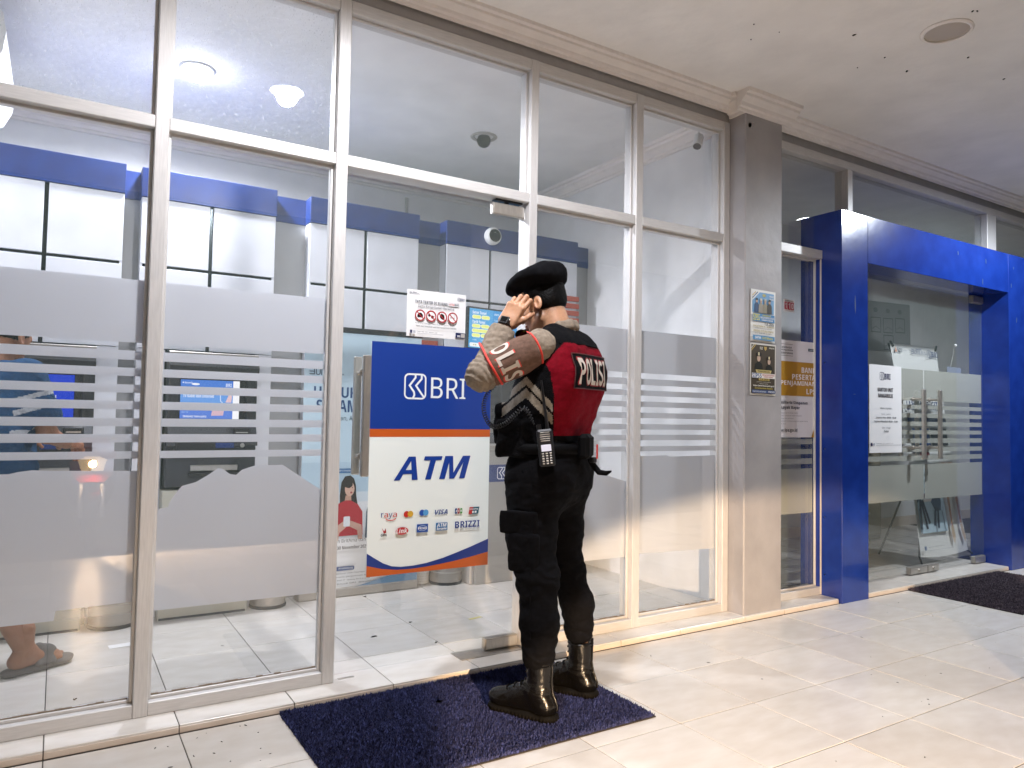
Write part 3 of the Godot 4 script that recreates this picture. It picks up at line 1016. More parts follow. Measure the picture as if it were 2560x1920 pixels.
func notices():
	# the rules of the room, on the door above the poster
	var p = sheet_thing("rules_notice", "white notice with four red prohibition signs on the door glass", "notice", Vector3(0.301, 1.471, GLASS + 0.0065), 0.294, 0.209, "#efefef", M.vinyl)
	var S = p[1]
	state_mark(S, 0.010, 0.188, 0.0105, "#3a3f57")
	bank_name(S, 0.249, 0.178, 0.0145, "#3a4163")
	S.text("TATA TERTIB DI RUANG", 0.037, 0.150, 0.198, 0.163, "#3a3e4e", true)
	S.rect(0.203, 0.149, 0.2575, 0.166, "#8a8a92"); S.rect(0.204, 0.150, 0.2565, 0.165, "#f2f2f2")
	S.text("ATM", 0.206, 0.153, 0.232, 0.162, "#c33a3d", true); S.text("BRI", 0.234, 0.153, 0.255, 0.162, "#3a3e4e", true)
	S.text("Demi Kenyamanan Bersama", 0.052, 0.128, 0.231, 0.144, "#4c505c")
	for k in 4:
		var x = 0.062 + k * 0.0535
		S.disc(x, 0.096, 0.021, "#f4f4f4")
		match k:
			0: S.poly([Vector2(x - 0.014, 0.086), Vector2(x + 0.013, 0.086), Vector2(x + 0.014, 0.097), Vector2(x + 0.006, 0.107), Vector2(x - 0.006, 0.107), Vector2(x - 0.013, 0.098)], "#191c1c")
			1:
				S.disc(x - 0.009, 0.099, 0.006, "#22272b"); S.disc(x + 0.006, 0.092, 0.007, "#5b2226"); S.line([Vector2(x + 0.011, 0.095), Vector2(x + 0.017, 0.098)], 0.0015, "#555555")
			2: S.poly([Vector2(x - 0.010, 0.105), Vector2(x - 0.002, 0.112), Vector2(x + 0.010, 0.106), Vector2(x + 0.013, 0.092), Vector2(x + 0.009, 0.082), Vector2(x - 0.005, 0.088), Vector2(x - 0.011, 0.095)], "#1b1e1e")
			3:
				S.rect(x - 0.013, 0.0945, x + 0.011, 0.0975, "#8d9391"); S.line([Vector2(x + 0.009, 0.100), Vector2(x + 0.006, 0.105), Vector2(x + 0.009, 0.109)], 0.001, "#a0a6a4")
		S.line([Vector2(x - 0.0155, 0.111), Vector2(x + 0.0155, 0.081)], 0.0042, "#b8343c")
		S.ring(x, 0.096, 0.020, 0.0255, "#b02f38")
	S.text("Dilarang menggunakan topi, kacamata hitam,", 0.042, 0.055, 0.234, 0.063, "#55585e"); S.disc(0.038, 0.060, 0.0014, "#333333")
	S.text("helm dan merokok saat bertransaksi di ATM BRI.", 0.042, 0.043, 0.243, 0.051, "#4b4e56")
	S.rect(0.012, 0.013, 0.023, 0.027, "#2b3057"); S.rect(0.027, 0.014, 0.039, 0.025, "#b9bcc4")
	S.text("Contact BRI 14017  www.bri.co.id", 0.045, 0.019, 0.145, 0.025, "#3f424a"); S.rect(0.045, 0.0135, 0.175, 0.0148, "#6b6e76")
	S.round_rect(0.238, 0.006, 0.288, 0.030, 0.003, "#252b58"); S.text("BRI", 0.247, 0.010, 0.262, 0.019, "#eeeeee", true); S.rect(0.265, 0.009, 0.285, 0.027, "#b6b2ae")
	finish_sheet(p, M.vinyl)
	# two recruiting posters on the grey pillar
	p = sheet_thing("pillar_poster", "pale blue recruiting poster with four officers on the pillar, upper of two", "poster", Vector3(2.354, 1.578, 0.1165), 0.214, 0.302, "#e6e6e2", null, 0.001, -0.012)
	S = p[1]
	S.rect(0.012, 0.168, 0.200, 0.288, "#6f9fc8")
	S.poly([Vector2(0.012, 0.288), Vector2(0.075, 0.288), Vector2(0.012, 0.236)], "#e3e6e6"); S.line([Vector2(0.012, 0.250), Vector2(0.058, 0.288)], 0.006, "#4a5c74"); S.line([Vector2(0.012, 0.264), Vector2(0.040, 0.288)], 0.005, "#c2a352")
	S.disc(0.112, 0.272, 0.016, "#a9a45f", 0.009)
	S.text("POLRI", 0.160, 0.266, 0.195, 0.276, "#f0f0f0", true); S.text("PRESISI", 0.160, 0.250, 0.195, 0.260, "#f0f0f0", true)
	for k in 4: # four people, their heads and uniforms
		var x = 0.048 + k * 0.036
		S.poly([Vector2(x - 0.021, 0.168), Vector2(x - 0.019, 0.214), Vector2(x - 0.006, 0.228), Vector2(x + 0.006, 0.228), Vector2(x + 0.019, 0.214), Vector2(x + 0.021, 0.168)], ["#27496f", "#9a9284", "#8a8470", "#3b352e"][k])
		S.disc(x, 0.236, 0.009, "#b99a82", 0.011); S.poly([Vector2(x - 0.011, 0.240), Vector2(x + 0.011, 0.240), Vector2(x + 0.008, 0.252), Vector2(x - 0.008, 0.252)], ["#2a3546", "#c9c3b4", "#b8b29e", "#2c2926"][k])
	S.rect(0.012, 0.118, 0.200, 0.163, "#4c86b6"); S.text("SIPSS", 0.015, 0.122, 0.070, 0.160, "#d9cf5a", true)
	S.text("PENERIMAAN", 0.095, 0.150, 0.165, 0.159, "#d9cf5a", true); S.text("SEKOLAH INSPEKTUR POLISI", 0.076, 0.136, 0.197, 0.147, "#eeeeee", true); S.text("SUMBER SARJANA", 0.088, 0.122, 0.185, 0.132, "#eeeeee", true)
	S.text("T.A. 2026", 0.112, 0.097, 0.194, 0.114, "#2b2b2b", true)
	S.text("PENDAFTARAN 15 - 30 JANUARI", 0.016, 0.083, 0.196, 0.094, "#a08d3a", true); S.text("melalui website penerimaan", 0.030, 0.074, 0.175, 0.080, "#444444")
	S.text("VERIFIKASI DI POLRES SETEMPAT", 0.016, 0.057, 0.190, 0.068, "#a08d3a", true); S.text("bawa berkas asli dan salinan", 0.030, 0.046, 0.178, 0.052, "#444444")
	S.rect(0.012, 0.010, 0.200, 0.036, "#5b93bf"); S.text("DAFTAR", 0.032, 0.016, 0.082, 0.030, "#f2f2f2", true); S.text("GRATIS TANPA BIAYA", 0.092, 0.016, 0.185, 0.029, "#ddd46a", true)
	finish_sheet(p)
	p = sheet_thing("pillar_poster", "dark brown recruiting poster with two capped officers on the pillar, lower of two", "poster", Vector3(2.352, 1.270, 0.1165), 0.221, 0.298, "#dcd9d0", null, 0.001, -0.008)
	S = p[1]
	S.rect(0.008, 0.010, 0.213, 0.290, "#4a4033")
	S.line([Vector2(0.008, 0.255), Vector2(0.045, 0.290)], 0.005, "#c7ad62"); S.line([Vector2(0.008, 0.268), Vector2(0.030, 0.290)], 0.004, "#e3ddca"); S.text("POLRI", 0.080, 0.264, 0.104, 0.280, "#e6e0d0", true)
	S.poly([Vector2(0.116, 0.282), Vector2(0.140, 0.282), Vector2(0.138, 0.268), Vector2(0.128, 0.258), Vector2(0.118, 0.268)], "#bfa35c"); S.text("PRESISI", 0.160, 0.272, 0.205, 0.280, "#e6e0d0", true)
	for q in [[0.070, 0.212, 1.15], [0.158, 0.196, 1.0]]:
		var k = q[2]
		S.poly([Vector2(q[0] - 0.032 * k, q[1] - 0.055 * k), Vector2(q[0] - 0.026 * k, q[1] - 0.028 * k), Vector2(q[0], q[1] - 0.014 * k), Vector2(q[0] + 0.026 * k, q[1] - 0.028 * k), Vector2(q[0] + 0.032 * k, q[1] - 0.055 * k)], "#211d1a")
		S.disc(q[0], q[1], 0.013 * k, "#c3a995", 0.017 * k)
		S.poly([Vector2(q[0] - 0.018 * k, q[1] + 0.010 * k), Vector2(q[0] + 0.018 * k, q[1] + 0.010 * k), Vector2(q[0] + 0.021 * k, q[1] + 0.024 * k), Vector2(q[0], q[1] + 0.034 * k), Vector2(q[0] - 0.021 * k, q[1] + 0.024 * k)], "#1e1b18"); S.rect(q[0] - 0.006 * k, q[1] + 0.014 * k, q[0] + 0.006 * k, q[1] + 0.030 * k, "#d8cda6")
	S.poly([Vector2(0.042, 0.146), Vector2(0.180, 0.146), Vector2(0.172, 0.128), Vector2(0.050, 0.128)], "#c9b877"); S.text("PENERIMAAN", 0.060, 0.132, 0.162, 0.142, "#3b3222", true)
	S.rect(0.010, 0.098, 0.208, 0.126, "#e9e6e0"); S.text("SIPSS", 0.014, 0.099, 0.092, 0.125, "#3a5f96", true); S.text("SEKOLAH INSPEKTUR POLISI", 0.098, 0.113, 0.204, 0.122, "#b45a52", true); S.text("SUMBER SARJANA", 0.112, 0.101, 0.190, 0.110, "#b45a52", true)
	S.rect(0.068, 0.084, 0.160, 0.098, "#b9a45a"); S.text("T.A. 2025", 0.078, 0.086, 0.150, 0.096, "#3b3222", true)
	S.text("pendaftaran dibuka melalui", 0.050, 0.073, 0.170, 0.079, "#e6e0d0"); S.text("laman resmi", 0.075, 0.063, 0.145, 0.069, "#e6e0d0")
	S.text("https://penerimaan.polri.go.id", 0.020, 0.048, 0.200, 0.059, "#f2efe6", true); S.text("DAFTARKAN DIRIMU SEKARANG", 0.034, 0.036, 0.186, 0.043, "#c9b650", true)
	S.rect(0.010, 0.012, 0.211, 0.030, "#46587e"); S.text("POLRI UNTUK MASYARAKAT", 0.016, 0.016, 0.130, 0.025, "#dfe3ea"); S.text("PRESISI", 0.150, 0.016, 0.205, 0.026, "#dfe3ea", true)
	finish_sheet(p)
	# on the office glass
	p = sheet_thing("emergency_sticker", "small white sticker with the number 110 in red on the office pane", "sticker", Vector3(2.853, 1.812, GLASS + 0.0042), 0.104, 0.078, "#ebe6e6", M.vinyl, 0.0006, -0.02)
	S = p[1]
	S.text("LAYANAN POLISI", 0.010, 0.066, 0.094, 0.073, "#333333", true)
	for k in 3:
		S.round_rect(0.007 + k * 0.031, 0.014, 0.035 + k * 0.031, 0.062, 0.004, "#b32243"); S.text("110"[k], (0.014 if k < 2 else 0.011) + k * 0.031, 0.020, (0.028 if k < 2 else 0.031) + k * 0.031, 0.056, "#f4f0f0", true)
	finish_sheet(p, M.vinyl)
	p = sheet_thing("guarantee_poster", "white and ochre poster reading BANK PESERTA PENJAMINAN LPS behind the office pane", "poster", Vector3(2.700, 1.020, GLASS + 0.0055), 0.488, 0.612, "#e6e2e4", M.vinyl)
	S = p[1]
	for k in 3: S.text(["LEMBAGA", "PENJAMIN", "SIMPANAN"][k], 0.128, 0.560 - k * 0.018, [0.232, 0.240, 0.240][k], 0.571 - k * 0.018, "#3c3c40", true)
	S.rect(0.128, 0.584, 0.240, 0.586, "#3c3c40"); S.rect(0.128, 0.512, 0.240, 0.514, "#3c3c40")
	S.round_rect(0.392, 0.552, 0.470, 0.570, 0.004, "#4a565e"); S.text("LAPOR", 0.405, 0.556, 0.458, 0.566, "#cfd4d6", true)
	S.round_rect(0.10, 0.262, 0.50, 0.478, 0.02, "#b98a2b"); S.rect(0.40, 0.262, 0.488, 0.478, "#b98a2b")
	S.text("BANK", 0.325, 0.412, 0.466, 0.446, "#efe9ea", true); S.text("PESERTA", 0.232, 0.366, 0.466, 0.400, "#efe9ea", true); S.text("PENJAMINAN", 0.122, 0.321, 0.466, 0.357, "#efe9ea", true); S.text("LPS", 0.373, 0.276, 0.466, 0.310, "#efe9ea", true)
	S.text("Kriteria Simpanan", 0.128, 0.204, 0.383, 0.229, "#2e2e32", true); S.text("Layak Bayar", 0.128, 0.172, 0.305, 0.199, "#2e2e32", true)
	for k in 5: S.text(["Tercatat dalam pembukuan bank", "Tingkat bunga simpanan tidak melebihi", "tingkat bunga penjaminan", "Tidak melakukan tindakan yang merugikan bank", "sumber: lps"][k], 0.060, 0.148 - k * 0.017, [0.285, 0.325, 0.245, 0.384, 0.170][k], 0.157 - k * 0.017, "#77757a")
	S.text("www.lps.go.id", 0.070, 0.030, 0.280, 0.056, "#2e2e32", true)
	S.poly([Vector2(0.418, 0.0), Vector2(0.488, 0.130), Vector2(0.488, 0.0)], "#b98a2b"); S.poly([Vector2(0.446, 0.0), Vector2(0.488, 0.112), Vector2(0.488, 0.0)], "#26211c")
	finish_sheet(p, M.vinyl)
	p = sheet_thing("opening_hours_sign", "tall white opening hours sign headed KANTOR UNIT on the office door", "sign", Vector3(3.757, 0.912, GLASS + 0.0065), 0.391, 0.614, "#e9e9ea", M.vinyl)
	S = p[1]
	logo(S, 0.125, 0.510, 0.052, "#2a3158"); S.text("BRI", 0.180, 0.514, 0.252, 0.555, "#262d55", true)
	S.text("KANTOR UNIT", 0.098, 0.428, 0.283, 0.455, "#262a38", true); S.text("NANGABULIK", 0.102, 0.386, 0.280, 0.413, "#262a38", true)
	S.text("Waktu Layanan :", 0.124, 0.301, 0.270, 0.319, "#3c3e46"); S.text("Senin - Jum'at", 0.140, 0.262, 0.250, 0.276, "#8b8d93")
	S.text("Layanan Kas : 08.00 - 15.00", 0.074, 0.236, 0.318, 0.252, "#34363e", true); S.text("Layanan Nasabah: 08.00 - 16.00", 0.054, 0.209, 0.336, 0.226, "#34363e", true)
	S.text("Sabtu - Minggu", 0.142, 0.166, 0.250, 0.182, "#8b8d93"); S.text("Tutup", 0.168, 0.140, 0.222, 0.158, "#34363e", true)
	S.rect(0.010, 0.048, 0.030, 0.070, "#2b3057"); S.rect(0.038, 0.050, 0.058, 0.068, "#b9bcc4"); S.text("Contact BRI 14017 | www.bri.co.id", 0.070, 0.062, 0.275, 0.069, "#3f424a"); S.rect(0.070, 0.052, 0.372, 0.054, "#6b6e76")
	finish_sheet(p, M.vinyl)

func office_front():
	var s = thing("office_front", "silver aluminium frame and glass of the bank office, left and above the portal", "storefront")
	var ml = [[2.636, 2.640], [3.452, 3.506], [5.300, 5.440], [6.6, 6.65], [8.05, 8.1]]
	part("top_rail", MB.new().span(Vector3(2.636, 2.8184, -0.1), Vector3(8.1, 2.8716, 0.001), 0.0025), M.alu_across, s)
	for i in ml.size() - 1:
		if i > 0: part("mullion", MB.new().span(Vector3(ml[i][0], 2.474, -0.1), Vector3(ml[i][1], 2.8184, 0.0), 0.0025), M.alu, s)
		pane(s, ml[i][1], ml[i + 1][0], 2.20 if i == 0 else 2.474, 2.8184)
	part("transom", MB.new().span(Vector3(2.636, 2.172, -0.1), Vector3(3.215, 2.227, 0.012), 0.0025), M.alu_across, s)
	part("bottom_rail", MB.new().span(Vector3(2.636, STEP, -0.1), Vector3(3.205, 0.075, 0.0), 0.0025), M.alu_across, s)
	pane(s, 2.636, 3.158, 0.075, 2.172)
	bead(s, 2.640, 3.158, 0.075, 2.172)
	var thin = mat("#b9bab2", 0.5)
	thin.transparency = BaseMaterial3D.TRANSPARENCY_ALPHA
	thin.albedo_color.a = 0.78
	M.thin_film = thin
	office_film(s, 2.645, 3.150, false)
	# the glass right of the portal
	part("mullion", MB.new().span(Vector3(6.6, STEP, -0.1), Vector3(6.65, 2.474, 0.0), 0.0025), M.alu, s)
	pane(s, 5.58, 6.6, STEP, 2.474); pane(s, 6.65, 8.05, STEP, 2.474)
	# the blue portal
	var p = thing("blue_portal", "glossy royal blue portal framing the office's double glass door", "portal")
	part("post", MB.new().span(Vector3(3.160, 0.0, -0.15), Vector3(3.437, 2.465, 0.15), 0.002), M.portal, p)
	part("post", MB.new().span(Vector3(5.298, 0.0, -0.15), Vector3(5.578, 2.465, 0.15), 0.002), M.portal, p)
	part("lintel", MB.new().span(Vector3(3.439, 2.156, -0.15), Vector3(5.296, 2.465, 0.1495), 0.002), M.portal, p)
	part("post_trim", MB.new().span(Vector3(3.1575, 0.03, -0.004), Vector3(3.1598, 2.172, 0.006)), M.riser, p)
	for y in [0.16, 0.52, 0.95, 1.5]: # rivets down the side
		part("rivet", MB.new().ball(Vector3(3.160, y, 0.03), 0.004, 10), M.steel, p)
	var core = mat("#27406a", 0.6)
	for q in [[3.30, 1.87, 0.012, 0.15], [3.29, 1.30, 0.03, 0.006], [4.55, 2.37, 0.018, 0.05], [4.95, 2.36, 0.02, 0.05], [5.38, 2.36, 0.016, 0.03], [5.34, 2.22, 0.02, 0.05], [4.9, 2.20, 0.02, 0.06], [5.42, 1.95, 0.02, 0.05]]:
		var n = 9 # where the blue sheet has chipped to its core
		var edge = []
		for k in n:
			var a = TAU * k / n
			var m = rng.randf_range(0.55, 1.0)
			edge.append(Vector2(q[0] + cos(a) * q[2] * 0.5 * m, q[1] + sin(a) * q[3] * 0.5 * m))
		part("paint_chip", MB.new().prism(edge, 0.1485, 0.1504), core, p)
	# the double door
	var d = thing("office_door", "double glass office door with two square bar handles and frosted bands", "door")
	for e in [[3.442, 4.453], [4.458, 5.293]]:
		pane(d, e[0], e[1], 0.046, 2.146)
		office_film(d, e[0] + 0.004, e[1] - 0.004, true)
	handle(d, 4.295, 0.865, 1.368, 0.085)
	handle(d, 4.510, 0.865, 1.368, 0.085)
	patch_fitting(d, 4.23, 4.452, 0.034, 0.088); patch_fitting(d, 4.459, 4.61, 0.034, 0.088)
	part("lock_cylinder", MB.new().tube([Vector3(4.34, 0.06, GLASS + 0.018), Vector3(4.34, 0.06, GLASS + 0.034)], 0.012, 14), M.steel, d)
	part("lock_cylinder", MB.new().tube([Vector3(4.53, 0.06, GLASS + 0.018), Vector3(4.53, 0.06, GLASS + 0.034)], 0.012, 14), M.steel, d)
	patch_fitting(d, 5.13, 5.292, 0.034, 0.088); patch_fitting(d, 5.13, 5.292, 2.085, 2.145)

func office_film(parent, x0, x1, door):
	var z = GLASS - 0.0046
	var e = [1.289, 1.256, 1.227, 1.195, 1.163, 1.134, 1.101, 1.071, 1.041, 1.011, 0.977, 0.946, 0.913, 0.886, 0.850, 0.822]
	part("frosted_film", MB.new().span(Vector3(x0, 1.289, z - 0.0004), Vector3(x1, 1.517, z + 0.0004)), M.thin_film, parent)
	for k in 7: part("frosted_stripe", MB.new().span(Vector3(x0, e[2 * k + 2], z - 0.0004), Vector3(x1, e[2 * k + 1], z + 0.0004)), M.thin_film, parent)
	part("frosted_film", MB.new().span(Vector3(x0, 0.565 if door else 0.54, z - 0.0004), Vector3(x1, 0.822, z + 0.0004)), M.thin_film, parent)

const FRONT := -1.37   # the plane of the cash machine surrounds

func surround(label, x0, x1, gaps, low_edge):
	# one white panelled surround with its blue band; gaps: where the dark joints run up
	var t = thing("machine_surround", label, "wall panelling", Vector3.ZERO, "white machine surrounds with a blue band")
	part("carcass", MB.new().span(Vector3(x0 + 0.004, STEP, FRONT - 0.30), Vector3(x1 - 0.004, 2.40, FRONT - 0.022)), M.gap, t)
	part("side_panel", MB.new().span(Vector3(x0, STEP, FRONT - 0.30), Vector3(x0 + 0.012, 2.255, FRONT - 0.004)), M.panel, t)
	part("side_panel", MB.new().span(Vector3(x1 - 0.012, STEP, FRONT - 0.30), Vector3(x1, 2.255, FRONT - 0.004)), M.panel, t)
	part("blue_band", MB.new().span(Vector3(x0 - 0.004, 2.256, FRONT - 0.30), Vector3(x1 + 0.004, 2.412, FRONT + 0.006), 0.002), M.band, t)
	var cuts = [x0] + gaps + [x1]
	for i in cuts.size() - 1:
		var a = cuts[i] + (0.010 if i > 0 else 0.0); var b = cuts[i + 1] - (0.010 if i < cuts.size() - 2 else 0.0)
		part("panel", MB.new().span(Vector3(a, 1.899, FRONT - 0.020), Vector3(b, 2.254, FRONT), 0.0015), M.panel, t)
		part("panel", MB.new().span(Vector3(a, low_edge, FRONT - 0.020), Vector3(b, 1.882, FRONT), 0.0015), M.panel, t)
	return t

func recess(label, x0, x1):
	var t = thing("recess_panel", label, "wall panelling", Vector3.ZERO, "grey strips between the machine surrounds")
	part("panel", MB.new().span(Vector3(x0, STEP, FRONT - 0.13), Vector3(x1, 2.255, FRONT - 0.10)), M.recess, t)
	part("blue_band", MB.new().span(Vector3(x0, 2.256, FRONT - 0.13), Vector3(x1, 2.408, FRONT - 0.094)), M.band, t)
	return t

func cash_machine(label, x, blue_home):
	# a dark through-the-wall cash machine on a pale base; x: its left edge
	var t = thing("cash_machine", label, "cash machine", Vector3(x, STEP, -1.30), "dark cash machines")
	var w = 0.455
	var y = func(v): return v - STEP
	part("base", MB.new().span(Vector3(-0.012, 0.0, -0.10), Vector3(w - 0.02, y.call(0.70), 0.022), 0.004), M.atm_pale, t)
	part("base_plinth", MB.new().span(Vector3(-0.006, 0.0, -0.1), Vector3(w - 0.03, 0.012, 0.024)), M.atm_mid, t)
	part("base_mark", MB.new().span(Vector3(0.07, y.call(0.655), 0.022), Vector3(0.12, y.call(0.69), 0.0235)), M.band, t)
	# the dark head: a frame round the recessed screen
	part("head", MB.new().span(Vector3(0, y.call(0.712), -0.10), Vector3(w, y.call(1.435), -0.022), 0.004), M.atm_dark, t)
	part("hood", MB.new().prism([Vector2(-0.02, y.call(1.335)), Vector2(0.05, y.call(1.335)), Vector2(0.055, y.call(1.36)), Vector2(0.02, y.call(1.435)), Vector2(-0.02, y.call(1.435))], 0.0, w, Transform3D(Basis(Vector3.BACK, Vector3.UP, Vector3.RIGHT), Vector3.ZERO)), M.atm_dark, t)
	part("hood_edge", MB.new().tube([Vector3(0.0, y.call(1.43), 0.02), Vector3(w, y.call(1.43), 0.02)], 0.007, 10), M.steel_dull, t)
	for sx in [0.0, w - 0.055]: part("cheek", MB.new().span(Vector3(sx, y.call(0.99), -0.022), Vector3(sx + 0.055, y.call(1.335), 0.01), 0.004), M.atm_dark, t)
	part("display", screen_sheet(t, Vector3(0.062, y.call(1.076), -0.0215), 0.308, 0.216, blue_home), M.screen, t, Vector3(0.062, y.call(1.076), -0.0215))
	for k in 4:
		for sx in [0.020, w - 0.062]: part("side_button", MB.new().box(Vector3(sx + 0.018, y.call(1.10 + k * 0.055), -0.012), Vector3(0.022, 0.026, 0.02), 0.003), M.steel_dull, t)
	part("ledge", MB.new().prism([Vector2(-0.02, y.call(1.066)), Vector2(0.012, y.call(1.066)), Vector2(0.075, y.call(0.955)), Vector2(0.075, y.call(0.935)), Vector2(-0.02, y.call(0.935))], 0.004, w - 0.004, Transform3D(Basis(Vector3.BACK, Vector3.UP, Vector3.RIGHT), Vector3.ZERO)), M.atm_mid, t)
	part("keypad_well", MB.new().span(Vector3(0.035, y.call(0.90), 0.0), Vector3(0.235, y.call(0.96), 0.078), 0.004), M.atm_dark, t)
	for r in 4:
		for c in 4:
			part("key", MB.new().box(Vector3(0.062 + c * 0.036 + (0.012 if c == 3 else 0.0), y.call(0.966), 0.006 + r * 0.018), Vector3(0.030 if c < 3 else 0.05, 0.012, 0.013), 0.002), M.steel_dull, t)
	part("card_reader", MB.new().span(Vector3(0.325, y.call(0.985), 0.02), Vector3(0.415, y.call(1.035), 0.062), 0.008), M.atm_dark, t)
	part("card_slot", MB.new().span(Vector3(0.338, y.call(1.005), 0.0622), Vector3(0.402, y.call(1.010), 0.0635)), M.steel, t)
	part("blue_label", MB.new().span(Vector3(0.235, y.call(0.925), 0.0755), Vector3(0.328, y.call(0.952), 0.0765)), M.band, t)
	part("lock", MB.new().lathe([Vector2(0.0, 0.006), Vector2(0.010, 0.006), Vector2(0.012, 0.0)].map(func(p): return p), 16, Vector3(0.372, y.call(0.938), 0.0755), Basis(Vector3.RIGHT, PI / 2)), M.steel, t)
	part("lower_face", MB.new().span(Vector3(0.0, y.call(0.716), -0.022), Vector3(w, y.call(0.934), 0.018), 0.004), M.atm_mid, t)
	part("cash_shutter", MB.new().span(Vector3(0.12, y.call(0.80), 0.0185), Vector3(0.36, y.call(0.832), 0.032), 0.003), M.steel, t)
	part("cash_lip", MB.new().span(Vector3(0.11, y.call(0.775), 0.0185), Vector3(0.37, y.call(0.797), 0.045), 0.004), M.atm_dark, t)
	return t

func screen_sheet(_t, _at, w, h, blue_home):
	var S = Sheet.new(self)
	S.rect(0, 0, w, h, "#10141c")
	if blue_home:
		S.rect(0.003, 0.003, w - 0.003, h - 0.003, "#1f3fc4")
		S.text("Anda", 0.13, 0.172, 0.19, 0.19, "#f0f4ff", true); S.text("memilih", 0.13, 0.14, 0.21, 0.158, "#f0f4ff", true); S.text("Tarik Tunai", 0.09, 0.085, 0.23, 0.112, "#f0f4ff", true)
	else:
		S.rect(0.003, 0.003, w - 0.037, h - 0.003, "#6ea0e6")
		S.rect(0.003, 0.150, w - 0.037, h - 0.003, "#4f7fd6"); S.rect(0.003, 0.003, w - 0.037, 0.052, "#5f84da")
		S.rect(w - 0.037, 0.003, w - 0.003, h - 0.003, "#fbfbff")
		S.disc(0.016, 0.197, 0.004, "#dfeaff"); S.text("Beranda", 0.024, 0.192, 0.062, 0.202, "#dfeaff", true); S.text("BRI", 0.232, 0.180, 0.262, 0.198, "#dfeaff", true)
		S.disc(0.078, 0.190, 0.020, "#f4f8ff", 0.006)
		S.text("TV Kabel dan Internet", 0.016, 0.118, 0.172, 0.136, "#eef4ff", true)
		S.line([Vector2(0.205, 0.132), Vector2(0.207, 0.100), Vector2(0.218, 0.092)], 0.004, "#dcecff")
		S.poly([Vector2(0.232, 0.094), Vector2(0.262, 0.094), Vector2(0.266, 0.130), Vector2(0.25, 0.138)], "#e8c4c8")
		S.poly([Vector2(0.16, 0.020), Vector2(0.222, 0.022), Vector2(0.226, 0.05), Vector2(0.165, 0.05)], "#d9b6c4")
		S.text("TRANSAKSI TANPA KARTU", 0.018, 0.010, 0.136, 0.020, "#f2f6ff", true); S.text("Ubah PIN", 0.010, 0.034, 0.044, 0.044, "#a8c6f4")
	return S.done()

func bin_can(label, at, r, h, bands):
	var t = thing("trash_can", label, "trash can", at, "steel trash cans between the machines")
	part("body", MB.new().lathe([Vector2(r * 0.98, 0.012), Vector2(r * 0.98, h - 0.01), Vector2(r * 0.94, h), Vector2(0.0, h)], 40), M.steel_dull, t)
	part("foot_ring", MB.new().lathe([Vector2(r * 1.0, 0.0), Vector2(r * 1.03, 0.006), Vector2(r * 1.0, 0.018), Vector2(r * 0.97, 0.018)], 40), M.rubber, t)
	for k in bands: part("ring_band", MB.new().lathe([Vector2(r * 0.98, 0.0), Vector2(r * 1.005, 0.002), Vector2(r * 1.005, 0.006), Vector2(r * 0.98, 0.008)], 40, Vector3(0, 0.075 + k * 0.075, 0)), M.steel, t)
	part("lid", MB.new().lathe([Vector2(r * 1.02, h), Vector2(r * 1.03, h + 0.015), Vector2(r * 0.6, h + 0.035), Vector2(0.0, h + 0.04)], 40), M.steel, t)
	return t

